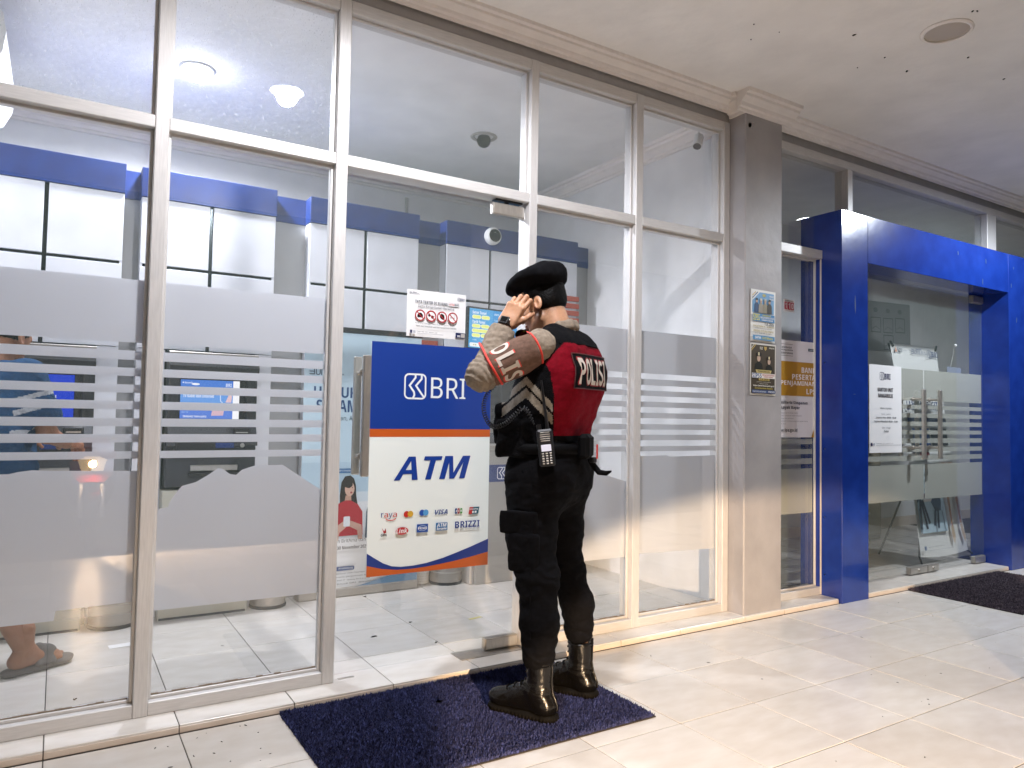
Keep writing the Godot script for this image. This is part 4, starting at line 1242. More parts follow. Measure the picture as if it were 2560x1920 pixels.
func lobby_room():
	surround("white machine surround with a blue band behind the man in the jersey", -1.425, -0.738, [-1.082], 1.45)
	surround("white blue-banded surround around the cash machine with the lit pale blue screen", -0.655, 0.042, [-0.305], 1.45)
	surround("white machine surround with a blue band behind the roll-up banner", 0.245, 0.948, [0.592], 0.05)
	surround("wide white machine surround with a blue band and dome camera, nearest the side wall", 1.15, 2.225, [1.487, 1.85], 0.05)
	surround("white machine surround with a blue band at the far left of the lobby", -2.25, -1.53, [-1.9], 0.05)
	recess("grey recessed strip left of the man in the jersey", -1.53, -1.425)
	recess("grey recessed strip between the two dark cash machines", -0.738, -0.655)
	recess("grey recessed strip left of the roll-up banner", 0.042, 0.245)
	var rc = recess("grey recessed strip with a red brown slat right of the roll-up banner", 0.948, 1.15)
	part("red_slat", MB.new().span(Vector3(0.955, 1.568, FRONT - 0.10), Vector3(1.143, 1.612, FRONT - 0.08), 0.003), M.red_slat, rc)
	recess("grey recessed strip between the widest surround and the side wall", 2.225, 2.40)
	var red = thing("red_slats", "stack of small red slats at the right end of the widest surround", "slats", Vector3(2.115, 1.70, FRONT + 0.001))
	for k in 6: part("slat", MB.new().box(Vector3(0.060, 0.022 + k * 0.053, 0.009), Vector3(0.124, 0.036, 0.016), 0.003), M.red_slat, red)
	# surrounds below the panels: the white lower face either side of each machine
	for e in [[-1.425, -1.30, "left"], [-0.84, -0.738, "right"], [-0.655, -0.517, "left"], [-0.047, 0.042, "right"]]:
		var who = "the machine the man in the jersey is using" if e[0] < -0.7 else "the cash machine with the lit pale blue screen"
		tag(part("machine_cheek", MB.new().span(Vector3(e[0], STEP, FRONT - 0.022), Vector3(e[1], 1.447, FRONT - 0.001), 0.001), M.panel), "white narrow panel on the %s of %s" % [e[2], who], "panel", "narrow panels beside the machines")
	cash_machine("dark cash machine showing a deep blue screen in front of the man in the jersey", -1.295, true)
	cash_machine("dark cash machine with a lit pale blue screen seen through the frosted stripes", -0.505, false)
	# the grey deposit machine with its tilted screen
	var g = thing("deposit_machine", "tall grey deposit machine with a lit menu screen behind the officer", "cash machine", Vector3(1.335, STEP, -1.225))
	part("cabinet", MB.new().span(Vector3(0, 0.0, -0.30), Vector3(0.50, 0.86, 0.0), 0.005), M.atm_grey, g)
	part("cabinet_post", MB.new().span(Vector3(-0.03, 0.004, -0.30), Vector3(-0.002, 0.86, -0.02), 0.003), M.recess, g)
	part("shelf", MB.new().prism([Vector2(-0.3, 0.86), Vector2(0.0, 0.86), Vector2(0.03, 0.90), Vector2(-0.06, 0.985), Vector2(-0.3, 0.985)], 0.0, 0.50, Transform3D(Basis(Vector3.BACK, Vector3.UP, Vector3.RIGHT), Vector3.ZERO)), M.atm_grey, g)
	part("keyboard_tray", MB.new().box(Vector3(0.20, 0.948, -0.012), Vector3(0.30, 0.01, 0.09), 0.003, Basis(Vector3.RIGHT, 0.82)), M.atm_mid, g)
	part("lower_display", MB.new().span(Vector3(0.02, 1.02, -0.10), Vector3(0.48, 1.42, -0.07), 0.005), M.dark_glass, g)
	part("head", MB.new().span(Vector3(0.0, 0.985, -0.30), Vector3(0.50, 1.60, -0.10), 0.005), M.atm_grey, g)
	var b = thing("brand_strip", "blue strip with the bank's white logo across the grey deposit machine", "sign", Vector3(1.336, 0.688, -1.2245))
	part("strip", MB.new().span(Vector3(0, 0, 0), Vector3(0.498, 0.112, 0.002)), M.band, b)
	var S = Sheet.new(self)
	S.z = 0.0022
	logo(S, 0.150, 0.018, 0.076, "#e6e9ee"); S.text("BRI", 0.245, 0.022, 0.36, 0.090, "#e6e9ee", true)
	part("print", S.done(), M.print, b)
	var tv = thing("menu_screen", "tilted monitor with a bright blue menu above the grey deposit machine", "screen", Vector3(1.275, 1.560, -1.30))
	tv.rotation.z = -0.02
	part("bezel", MB.new().span(Vector3(0, 0, -0.03), Vector3(0.44, 0.285, 0.004), 0.004), M.black_plastic, tv)
	S = Sheet.new(self)
	S.z = 0.0045
	S.rect(0.012, 0.012, 0.428, 0.273, "#4ea3dc"); S.rect(0.19, 0.045, 0.428, 0.273, "#3f95d4")
	S.text("Setor Tunai", 0.035, 0.238, 0.140, 0.258, "#f6fbff", true); S.text("Tarik Tunai", 0.035, 0.176, 0.132, 0.196, "#f6fbff", true)
	for q in [[0.033, 0.205, 0.100], [0.103, 0.205, 0.168], [0.033, 0.145, 0.098], [0.101, 0.145, 0.166], [0.033, 0.113, 0.167], [0.033, 0.082, 0.098], [0.101, 0.082, 0.166]]:
		S.round_rect(q[0], q[1], q[2], q[1] + 0.026, 0.012, "#f2f6c8"); S.round_rect(q[0] + 0.004, q[1] + 0.004, q[2] - 0.004, q[1] + 0.022, 0.009, "#e8ee86")
	S.text("Saldo", 0.040, 0.060, 0.070, 0.070, "#dff0fb"); S.text("Transfer", 0.100, 0.060, 0.145, 0.070, "#dff0fb"); S.text("INFO", 0.20, 0.24, 0.235, 0.252, "#e6f4fd", true); S.text("Transfer BRI", 0.20, 0.20, 0.28, 0.212, "#e6f4fd"); S.text("Bank Lain", 0.20, 0.182, 0.265, 0.193, "#e6f4fd")
	S.round_rect(0.018, 0.018, 0.205, 0.044, 0.010, "#f4f8f8"); S.round_rect(0.215, 0.018, 0.418, 0.044, 0.010, "#eef6f6"); S.disc(0.05, 0.031, 0.004, "#b9a94c"); S.disc(0.064, 0.031, 0.004, "#8f9a4a")
	part("screen_face", S.done(), M.screen, tv)
	# bins
	bin_can("steel trash can left of the cash machine with the pale blue screen", Vector3(-0.715, STEP, -1.325), 0.115, 0.42, 0)
	bin_can("steel trash can right of the cash machine with the pale blue screen", Vector3(0.055, STEP, -1.335), 0.098, 0.40, 0)
	bin_can("ringed steel trash can between the banner and the grey deposit machine", Vector3(1.205, STEP, -1.39), 0.105, 0.42, 4)
	var mesh = thing("wire_bin", "small white perforated bin beside the ringed steel trash can", "trash can", Vector3(1.055, STEP, -1.45))
	part("body", MB.new().lathe([Vector2(0.0, 0.003), Vector2(0.05, 0.003), Vector2(0.065, 0.20), Vector2(0.068, 0.20), Vector2(0.067, 0.204), Vector2(0.062, 0.2)], 32), M.white, mesh)
	var holes = MB.new()
	for r in 11:
		for k in 22:
			var a = TAU * (k + 0.5 * (r % 2)) / 22
			var rad = lerpf(0.0507, 0.0655, r / 11.0 + 0.04)
			var y = 0.014 + r * 0.0165
			var u = Vector3(cos(a), 0, sin(a)); var s = Vector3(-sin(a), 0, cos(a)) * 0.0035
			holes.quad(u * rad + Vector3(0, y, 0) - s, u * (rad + 0.0003) + Vector3(0, y + 0.004, 0), u * (rad + 0.0006) + Vector3(0, y + 0.008, 0) + s, u * (rad + 0.0003) + Vector3(0, y + 0.004, 0) + s * 1.5, u)
	part("perforations", holes, mat("#7d7468", 0.7), mesh, null, "stuff")
	banner()
	# cameras, conduit, air conditioner
	var cc = thing("dome_camera", "white dome security camera on the blue band above the menu screen", "security camera", Vector3(1.487, 2.347, FRONT + 0.0065))
	var out = Basis(Vector3.RIGHT, PI / 2)
	part("housing", MB.new().lathe([Vector2(0.058, 0.0), Vector2(0.060, 0.016), Vector2(0.056, 0.040), Vector2(0.047, 0.050), Vector2(0.043, 0.048)], 36, Vector3.ZERO, out), M.white, cc)
	part("dome", MB.new().ball(Vector3(0.002, 0.0, 0.040), Vector3(0.044, 0.044, 0.036), 28), M.dark_glass, cc)
	part("lens", MB.new().ball(Vector3(-0.012, 0.014, 0.072), 0.005, 10), M.steel, cc)
	var bc = thing("bullet_camera", "small white bullet camera hanging from the ceiling corner near the pillar", "security camera", Vector3(2.30, 2.972, -0.24))
	part("mount", MB.new().lathe([Vector2(0.026, -0.012), Vector2(0.028, 0.0)], 20), M.atm_mid, bc)
	part("arm", MB.new().tube([Vector3(0, 0, 0), Vector3(0, -0.05, 0), Vector3(-0.004, -0.075, 0.004), Vector3(-0.012, -0.1, 0.01)], 0.005, 10), M.white, bc)
	var aim = Vector3(-0.45, -0.85, 0.25).normalized()
	part("barrel", MB.new().tube([Vector3(0.0, -0.135, -0.005) - aim * 0.04, Vector3(0.0, -0.135, -0.005) + aim * 0.045], 0.030, 24), M.white, bc)
	part("lens_face", MB.new().tube([Vector3(0.0, -0.135, -0.005) + aim * 0.0455, Vector3(0.0, -0.135, -0.005) + aim * 0.048], 0.024, 24), M.atm_mid, bc)
	tag(part("conduit", MB.new().span(Vector3(1.287, 2.40, -2.400), Vector3(1.310, 2.84, -2.385), 0.003), M.recess), "thin grey conduit running down the lobby wall above the blue band", "conduit")
	var ac = thing("air_conditioner", "white wall air conditioner with a curved front at the top left of the lobby", "air conditioner", Vector3(-1.46, 2.53, -0.86))
	var prof = [Vector2(0, 0.03), Vector2(0.10, 0.0), Vector2(0.17, 0.05), Vector2(0.205, 0.13), Vector2(0.215, 0.22), Vector2(0.20, 0.30), Vector2(0.15, 0.345), Vector2(0.0, 0.35)]
	part("casing", MB.new().prism(prof, -0.80, 0.0), M.white, ac)
	part("seam", MB.new().tube([Vector3(0.10, 0.01, 0.001), Vector3(0.14, 0.06, 0.001), Vector3(0.165, 0.14, 0.001), Vector3(0.17, 0.25, 0.001), Vector3(0.15, 0.33, 0.001)], 0.0016, 6), M.atm_mid, ac)
	part("louver", MB.new().box(Vector3(0.11, 0.012, -0.4), Vector3(0.11, 0.008, 0.7), 0.002, Basis(Vector3.BACK, 0.6)), M.recess, ac)
	tag(part("dividing_wall", MB.new().span(Vector3(-1.525, STEP, -2.40), Vector3(-1.46, 2.972, -0.102)), M.room_wall), "narrow white dividing wall left of the cash machines carrying the air conditioner", "wall", "", "structure")

func banner():
	var t = thing("rollup_banner", "tall pale blue roll-up banner with a woman in a red shirt holding a phone", "banner", Vector3(0.225, STEP, -1.335))
	var w = 0.745; var h = 1.60
	part("cassette", MB.new().span(Vector3(-0.005, 0.0, -0.06), Vector3(w + 0.005, 0.055, 0.02), 0.008), M.steel_dull, t)
	part("top_bar", MB.new().span(Vector3(-0.003, h - 0.02, -0.014), Vector3(w + 0.003, h + 0.012, 0.008), 0.003), M.black_plastic, t)
	part("support_pole", MB.new().tube([Vector3(w / 2, 0.03, -0.03), Vector3(w / 2, h, -0.018)], 0.008, 10), M.steel_dull, t)
	var b = MB.new()
	b.col = lin("#c3dbe8")
	b.span(Vector3(0, 0.05, -0.004), Vector3(w, h - 0.01, -0.002))
	part("cloth", b, M.print, t)
	var S = Sheet.new(self)
	S.z = -0.0018
	S.rect(0, 0.05, w, 0.62, "#e9ecee"); S.rect(0, 0.62, w, 0.80, "#b6cfdf"); S.rect(0, 0.56, w, 0.62, "#d6e2e9")
	state_mark(S, 0.030, 1.318, 0.042, "#2b3f55")
	bank_name(S, 0.55, 1.31, 0.05, "#25406f")
	S.text("UNTUK", 0.058, 1.186, 0.325, 1.250, "#294d7c", true); S.text("SALAM", 0.075, 1.100, 0.325, 1.172, "#294d7c", true)
	S.text("Aman, Amanah, Terpercaya", 0.168, 1.042, 0.60, 1.078, "#3f4a55")
	S.rect(0.120, 0.735, 0.335, 0.762, "#3d6f9e"); S.text("klik bri.co.id/simpanan", 0.128, 0.741, 0.327, 0.756, "#e6edf2")
	S.text("Info", 0.155, 0.80, 0.20, 0.83, "#3d6f9e", true)
	# the woman: hair, face, red shirt, forearms and phone
	S.poly([Vector2(0.236, 0.47), Vector2(0.232, 0.60), Vector2(0.240, 0.68), Vector2(0.262, 0.715), Vector2(0.295, 0.72), Vector2(0.318, 0.70), Vector2(0.330, 0.66), Vector2(0.334, 0.60), Vector2(0.345, 0.54), Vector2(0.335, 0.50), Vector2(0.310, 0.52), Vector2(0.27, 0.47)], "#2e2420")
	S.poly([Vector2(0.262, 0.56), Vector2(0.305, 0.56), Vector2(0.302, 0.60), Vector2(0.268, 0.60)], "#c69d88")
	S.disc(0.292, 0.638, 0.030, "#d6b09c", 0.043); S.disc(0.283, 0.665, 0.027, "#2e2420", 0.020)
	S.disc(0.302, 0.617, 0.007, "#a8494a", 0.006); S.disc(0.288, 0.646, 0.0035, "#2c2019"); S.disc(0.308, 0.646, 0.003, "#2c2019")
	S.poly([Vector2(0.205, 0.36), Vector2(0.198, 0.50), Vector2(0.222, 0.552), Vector2(0.268, 0.572), Vector2(0.300, 0.570), Vector2(0.345, 0.545), Vector2(0.375, 0.50), Vector2(0.380, 0.36)], "#b5242f")
	S.poly([Vector2(0.198, 0.30), Vector2(0.215, 0.42), Vector2(0.262, 0.45), Vector2(0.275, 0.41), Vector2(0.235, 0.38), Vector2(0.222, 0.30)], "#d2aa98"); S.poly([Vector2(0.380, 0.33), Vector2(0.372, 0.42), Vector2(0.300, 0.45), Vector2(0.294, 0.415), Vector2(0.345, 0.39), Vector2(0.352, 0.33)], "#cca391")
	S.round_rect(0.258, 0.415, 0.298, 0.475, 0.006, "#e6e9ec")
	# the man beside her
	S.poly([Vector2(0.395, 0.34), Vector2(0.400, 0.50), Vector2(0.425, 0.585), Vector2(0.48, 0.61), Vector2(0.55, 0.59), Vector2(0.58, 0.34)], "#33465c"); S.disc(0.475, 0.66, 0.036, "#caa28c", 0.048); S.disc(0.472, 0.695, 0.036, "#241d1a", 0.022)
	S.rect(0.0, 0.27, w, 0.335, "#e9ecee")
	S.text("Buka Simpanan BritAma dan dapatkan rewardnya", 0.050, 0.315, 0.66, 0.342, "#3b3f46"); S.text("Periode 1 Juni - 30 November 2021", 0.060, 0.275, 0.412, 0.302, "#2b2f38", true)
	S.round_rect(0.10, 0.155, 0.332, 0.180, 0.008, "#2d4f86"); S.text("#YukNabung", 0.235, 0.160, 0.322, 0.175, "#e6edf2")
	for k in 4: S.text(["BRI terdaftar dan diawasi oleh Otoritas Jasa Keuangan", "dan merupakan peserta penjaminan lembaga", "simpanan BRI 14017  www.bri.co.id", "@bankbri_id  BANK BRI  @kontakbri"][k], 0.06, 0.132 - k * 0.020, [0.53, 0.47, 0.43, 0.50][k], 0.143 - k * 0.020, "#4c5058")
	S.poly([Vector2(0.33, 0.05), Vector2(0.745, 0.14), Vector2(0.745, 0.05)], "#6d97bb")
	part("print", S.done(), M.print, t)

func office_room():
	wall("office_partition", "white partition wall behind the easel banner in the office", Vector3(4.55, STEP, -1.62), Vector3(8.1, 2.972, -1.52), M.room_wall)
	tag(part("skirting", MB.new().span(Vector3(4.55, STEP, -1.52), Vector3(8.1, STEP + 0.10, -1.508), 0.002), M.riser), "pale tile skirting along the office partition", "skirting", "", "structure")
	# banner on a cross stand, close behind the door glass
	var t = thing("easel_banner", "white X-stand banner with bank logos at its head behind the office door", "banner", Vector3(4.62, STEP, -0.17))
	var low = Vector3(-0.04, 0.085, 0.02); var high = Vector3(0.03, 1.735, -0.26)
	var upv = (high - low).normalized()
	var b = Basis(Vector3(1, 0.0, 0).normalized(), upv, Vector3.RIGHT.cross(upv))
	var len_ = (high - low).length()
	var cloth_m = MB.new()
	cloth_m.col = lin("#e4e5df")
	var n = 12
	for i in n: # a slack sheet, drawn in at its waist
		var v0 = float(i) / n; var v1 = float(i + 1) / n
		var e = func(v, u): return low + b * Vector3(u * 0.68 - (u - 0.5) * 0.05 * sin(v * PI) , v * len_ - 0.02 * sin(u * PI) * (1.0 - v) , -0.012 * sin(u * PI) * sin(v * PI))
		for j in 4: cloth_m.quad(e.call(v0, j / 4.0), e.call(v0, (j + 1) / 4.0), e.call(v1, (j + 1) / 4.0), e.call(v1, j / 4.0), b.z)
	part("cloth", cloth_m, M.print, t)
	var S = Sheet.new(self)
	S.z = 0.004
	S.poly([Vector2(0.035, 1.60), Vector2(0.065, 1.60), Vector2(0.052, 1.655)], "#c98f74"); S.text("G20", 0.07, 1.600, 0.135, 1.635, "#4a4f5c", true); S.text("INDONESIA", 0.14, 1.615, 0.21, 1.624, "#7a7d84")
	state_mark(S, 0.265, 1.595, 0.046, "#30406a"); bank_name(S, 0.50, 1.575, 0.062, "#30406a")
	S.rect(0.06, 1.02, 0.62, 1.10, "#38476f"); S.text("LAYANAN DIGITAL", 0.08, 1.13, 0.60, 1.20, "#3b4a73", true)
	S.rect(0.10, 0.80, 0.34, 0.98, "#48669a"); S.rect(0.36, 0.84, 0.60, 0.98, "#3a3d44"); S.rect(0.10, 0.74, 0.30, 0.79, "#8b5052")
	# the drawing at its foot: two people at a table, and long legs in sandals
	S.rect(0.02, 0.17, 0.40, 0.66, "#bcd3dd")
	S.rect(0.07, 0.36, 0.12, 0.37, "#c8cdd0")
	for k in 7: S.rect(0.18, 0.50 + k * 0.018, 0.285 - 0.02 * (k % 3), 0.507 + k * 0.018, "#e0e5e6")
	S.poly([Vector2(0.02, 0.40), Vector2(0.02, 0.62), Vector2(0.07, 0.60), Vector2(0.10, 0.50), Vector2(0.13, 0.46), Vector2(0.13, 0.43), Vector2(0.07, 0.44)], "#3f4f63"); S.disc(0.055, 0.635, 0.026, "#c9a08a", 0.03)
	S.rect(0.10, 0.405, 0.26, 0.425, "#efe8de"); S.rect(0.12, 0.43, 0.19, 0.47, "#5d3446")
	S.poly([Vector2(0.205, 0.40), Vector2(0.225, 0.425), Vector2(0.255, 0.44), Vector2(0.275, 0.54), Vector2(0.31, 0.56), Vector2(0.345, 0.53), Vector2(0.35, 0.40), Vector2(0.33, 0.33), Vector2(0.25, 0.33)], "#46566c")
	S.disc(0.292, 0.595, 0.026, "#c2504e", 0.036)
	for q in [[0.06, 0.43, 0.03, 0.2], [0.09, 0.42, 0.15, 0.24], [0.07, 0.42, 0.11, 0.20], [0.26, 0.36, 0.215, 0.22], [0.29, 0.35, 0.265, 0.20]]: S.line([Vector2(q[0], q[1]), Vector2(q[2], q[3])], 0.026, "#3a3f4c")
	for q in [[0.245, 0.33, 0.23, 0.17], [0.34, 0.33, 0.36, 0.17], [0.03, 0.36, 0.025, 0.17]]: S.line([Vector2(q[0], q[1]), Vector2(q[2], q[3])], 0.008, "#55606e")
	S.poly([Vector2(0.43, 0.70), Vector2(0.50, 0.70), Vector2(0.475, 0.40), Vector2(0.465, 0.20), Vector2(0.445, 0.20), Vector2(0.44, 0.40)], "#a97c5b"); S.poly([Vector2(0.53, 0.70), Vector2(0.60, 0.70), Vector2(0.60, 0.45), Vector2(0.60, 0.22), Vector2(0.575, 0.22), Vector2(0.56, 0.45)], "#a97c5b")
	S.poly([Vector2(0.435, 0.20), Vector2(0.475, 0.20), Vector2(0.48, 0.12), Vector2(0.455, 0.06), Vector2(0.435, 0.12)], "#c9b295"); S.poly([Vector2(0.57, 0.21), Vector2(0.605, 0.21), Vector2(0.63, 0.11), Vector2(0.61, 0.07), Vector2(0.585, 0.12)], "#c9b295")
	S.rect(0.02, 0.045, 0.05, 0.075, "#3f6190"); S.text("@bankbri_id   BANK BRI   @bankbri_id", 0.08, 0.060, 0.30, 0.070, "#55595f"); S.rect(0.06, 0.04, 0.42, 0.042, "#8a8d92")
	part("print", S.done(), M.print, t, Transform3D(b, low + b.z * 0.010))
	part("crossbar", MB.new().tube([low + b * Vector3(0, len_, -0.01), low + b * Vector3(0.34, len_ * 0.5, -0.05), low + b * Vector3(0.68, 0.0, -0.01), Vector3(0.76, 0.004, 0.08)], 0.008, 10), M.black_plastic, t)
	part("crossbar", MB.new().tube([low + b * Vector3(0.68, len_, -0.012), low + b * Vector3(0.34, len_ * 0.5, -0.056), low + b * Vector3(0.0, 0.0, -0.012), Vector3(-0.06, 0.004, 0.05)], 0.008, 10), M.black_plastic, t)
	part("rear_leg", MB.new().tube([low + b * Vector3(0.34, len_ * 0.5, -0.055), Vector3(0.20, 0.004, -0.46)], 0.008, 10), M.black_plastic, t)
	for q in [[0.0, len_], [0.68, len_]]: part("corner_hook", MB.new().tube([low + b * Vector3(q[0], q[1] + 0.012, 0.006), low + b * Vector3(q[0] + (0.03 if q[0] < 0.3 else -0.03), q[1] - 0.03, 0.008)], 0.008, 10), M.black_plastic, t)
	# hung on the door
	var hs = sheet_thing("closed_sign", "small hanging door sign reading TUTUP CLOSED", "sign", Vector3(4.845, 1.425, -0.088), 0.205, 0.142, "#8d95a8", null, 0.004, -0.03)
	var H = hs[1]
	H.text("TUTUP", 0.040, 0.068, 0.170, 0.100, "#3f4f80", true); H.text("CLOSED", 0.040, 0.022, 0.175, 0.052, "#3f4f80", true)
	finish_sheet(hs)
	part("string", MB.new().tube([Vector3(0.05, 0.14, 0), Vector3(0.055, 0.18, 0.004), Vector3(0.065, 0.22, 0.006), Vector3(0.078, 0.31, 0.012)], 0.0015, 6), M.white, hs[0])
	part("suction_hook", MB.new().lathe([Vector2(0.0, 0.0), Vector2(0.014, 0.0), Vector2(0.006, 0.008), Vector2(0.0, 0.010)], 14, Vector3(0.078, 0.31, 0.022), Basis(Vector3.RIGHT, PI / 2)), M.white, hs[0])
	# things against the partition
	var wb = sheet_thing("framed_chart", "grey chart board with four square icons on the office wall", "board", Vector3(6.08, 1.86, -1.512), 0.78, 0.52, "#8f9090", null, 0.008, 0.03)
	var B = wb[1]
	for q in [[0.06, 0.20], [0.28, 0.20], [0.50, 0.21], [0.28, 0.02]]:
		B.line([Vector2(q[0], q[1]), Vector2(q[0] + 0.17, q[1]), Vector2(q[0] + 0.17, q[1] + 0.15), Vector2(q[0], q[1] + 0.15)], 0.010, "#55585a", true); B.line([Vector2(q[0] + 0.02, q[1] + 0.03), Vector2(q[0] + 0.08, q[1] + 0.06), Vector2(q[0] + 0.15, q[1] + 0.03)], 0.008, "#686b6d")
	for k in 3: B.disc(0.14 + k * 0.22, 0.43, 0.04, "#6a6d6f", 0.025)
	finish_sheet(wb)
	var cab = thing("filing_cabinet", "beige filing cabinet with a box on top against the office wall", "cabinet", Vector3(5.35, STEP, -1.30))
	part("body", MB.new().span(Vector3(-0.22, 0, -0.21), Vector3(0.30, 1.35, 0.18), 0.006), mat("#857a66", 0.5), cab)
	for k in 4:
		part("drawer", MB.new().span(Vector3(-0.20, 0.04 + k * 0.325, 0.181), Vector3(0.28, 0.345 + k * 0.325, 0.196), 0.004), mat("#8d826e", 0.5), cab)
		part("handle", MB.new().box(Vector3(0.04, 0.25 + k * 0.325, 0.205), Vector3(0.10, 0.018, 0.014), 0.004), M.steel_dull, cab)
	var bx = thing("carton", "brown carton standing on the filing cabinet", "box", Vector3(5.38, STEP + 1.351, -1.30))
	part("body", MB.new().span(Vector3(-0.2, 0, -0.15), Vector3(0.22, 0.26, 0.14), 0.004), mat("#6d6250", 0.8), bx)
	part("flap_tape", MB.new().span(Vector3(-0.2, 0.26, -0.03), Vector3(0.22, 0.2612, 0.03)), mat("#8a7a5c", 0.5), bx)
	var desk = thing("counter", "low dark counter with white papers behind the office door", "counter", Vector3(3.5, STEP, -1.9))
	part("body", MB.new().span(Vector3(-0.6, 0, -0.3), Vector3(0.9, 0.98, 0.3), 0.006), mat("#5a5650", 0.5), desk)
	part("top", MB.new().span(Vector3(-0.63, 0.98, -0.33), Vector3(0.93, 1.02, 0.33), 0.006), mat("#413d38", 0.4), desk)

# ---------------------------------------------------------------- doormats of cut pile
func pile_mat(label, x0, z0, x1, z1, hexes, seed_):
	var t = thing("doormat", label, "doormat", Vector3((x0 + x1) / 2, 0, (z0 + z1) / 2))
	var w = x1 - x0; var d = z1 - z0
	part("backing", MB.new().box(Vector3(0, 0.003, 0), Vector3(w, 0.004, d), 0.0008), M.backing, t)
	var tuft = MB.new()
	for k in 2: # a tuft: two crossed blades that taper
		var s = Vector3(0.0034, 0, 0) if k == 0 else Vector3(0, 0, 0.0034)
		tuft.tri(-s, Vector3(0, 0.0125, 0), s)
	tuft.tri(Vector3(-0.0028, 0.004, -0.0028), Vector3(0, 0.011, 0.001), Vector3(0.0028, 0.004, 0.0028))
	var mm := MultiMesh.new()
	mm.transform_format = MultiMesh.TRANSFORM_3D
	mm.use_colors = true
	mm.mesh = tuft.done()
	var gap = 0.0046
	var nx = int(w / gap); var nz = int(d / gap)
	var r := RandomNumberGenerator.new()
	r.seed = seed_
	var cl := FastNoiseLite.new()
	cl.frequency = 14.0
	cl.seed = seed_
	var pal = []
	for h in hexes: pal.append(lin(h))
	mm.instance_count = nx * nz
	var i = 0
	for a in nx:
		for b in nz:
			var p = Vector3(-w / 2 + (a + r.randf()) * gap, 0.004, -d / 2 + (b + r.randf()) * gap)
			var lean = Basis.from_euler(Vector3(r.randfn(0, 0.38), r.randf() * TAU, r.randfn(0, 0.38))).scaled(Vector3.ONE * r.randf_range(0.8, 1.3))
			mm.set_instance_transform(i, Transform3D(lean, p))
			var tread = cl.get_noise_2d(p.x, p.z)
			mm.set_instance_color(i, pal[r.randi_range(0, pal.size() - 1)] * (1.0 + 0.35 * tread))
			i += 1
	var o := MultiMeshInstance3D.new()
	o.name = "pile"
	o.multimesh = mm
	o.material_override = M.mat_navy
	o.set_meta("kind", "stuff")
	t.add_child(o, true)

func doormats():
	pile_mat("dark navy pile doormat under the officer's boots at the lobby door", -0.252, 0.140, 0.965, 0.852, ["#343a66", "#2f345c", "#3d4473", "#292d50", "#454c80"], 5)
	pile_mat("dark charcoal pile doormat in front of the blue portal", 3.90, 0.138, 5.12, 0.825, ["#5a525e", "#4c4650", "#675e6a", "#403a44", "#736a72"], 6)

# ---------------------------------------------------------------- people
func P(a, l, y): return Vector3(-l, y, -a)   # forward, to the figure's left, up

func hand_bones(wrist, U, N, T, curls, thumb):
	# U along the palm, N out of its back, T towards the thumb
	var b = Basis(T, U, N)
	if b.determinant() < 0: b = Basis(-T, U, N)
	var out = [rbox(wrist + U * 0.05, Vector3(0.030, 0.036, 0.006), 0.009, 0.012, b), cap(wrist - U * 0.03, wrist + U * 0.025, 0.026, 0.024, 0.02, N, 0.75)]
	out.append(ell(wrist + U * 0.035 + T * 0.024 - N * 0.008, Vector3(0.017, 0.028, 0.015), 0.012, b))
	var off = [0.031, 0.0105, -0.0105, -0.030]
	var up = [0.092, 0.096, 0.092, 0.084]
	var len3 = [[0.042, 0.026, 0.021], [0.046, 0.029, 0.022], [0.042, 0.027, 0.021], [0.033, 0.020, 0.019]]
	for f in 4:
		var p = wrist + T * off[f] + U * up[f]
		out.append(ell(p + N * 0.003, Vector3.ONE * 0.0112, 0.008))
		var ang = 0.0
		var spread = T * (1.5 - f) * 0.05
		for s in 3:
			ang += curls[f][s]
			var dir = (U * cos(ang) - N * sin(ang) + spread).normalized()
			var q = p + dir * len3[f][s]
			var r0 = [0.0098, 0.0090, 0.0082][s] * (0.88 if f == 3 else 1.0)
			out.append(cap(p, q, r0, r0 * 0.93, 0.005))
			p = q
	var p = wrist + U * 0.022 + T * 0.026 - N * 0.006
	for s in 3:
		var dir = (T * thumb[s].x + U * thumb[s].y - N * thumb[s].z).normalized()
		var q = p + dir * [0.042, 0.032, 0.026][s]
		out.append(cap(p, q, [0.014, 0.0112, 0.0100][s], [0.0112, 0.0102, 0.0088][s], 0.008))
		p = q
	return out

func arc_band(F, centre_a, centre_b, out_dir, text, h, hex_m, parent, called, along_from, off, arc_len):
	# lettering wrapped round a limb: letters stand towards centre_a, read round the limb; each point is landed on the surface
	var axis = (centre_a - centre_b).normalized()
	var z = (out_dir - axis * out_dir.dot(axis)).normalized()
	var x = axis.cross(z)   # reading direction as seen from outside
	var a = text_arr(text, true)
	var st = MB.new()
	var pts = []; var nn = []
	for p in a[0]:
		var u = ((p.x - a[1].x) / a[2].x - 0.5) * arc_len
		var v = (p.y - a[1].y) / a[2].y * h
		var c = centre_b + axis * (along_from + v)
		var dir = z * cos(u / 0.07) + x * sin(u / 0.07)
		pts.append(land(F, c + dir * 0.16, -dir, off, 0.2)); nn.append(dir)
	for i in range(0, pts.size(), 3): st._wound(pts[i], pts[i + 1], pts[i + 2], nn[i])
	return part(called, st, hex_m, parent)

func on_back(F, l, y, off): return land(F, P(-0.45, l, y), P(1, 0, 0), off, 0.5)

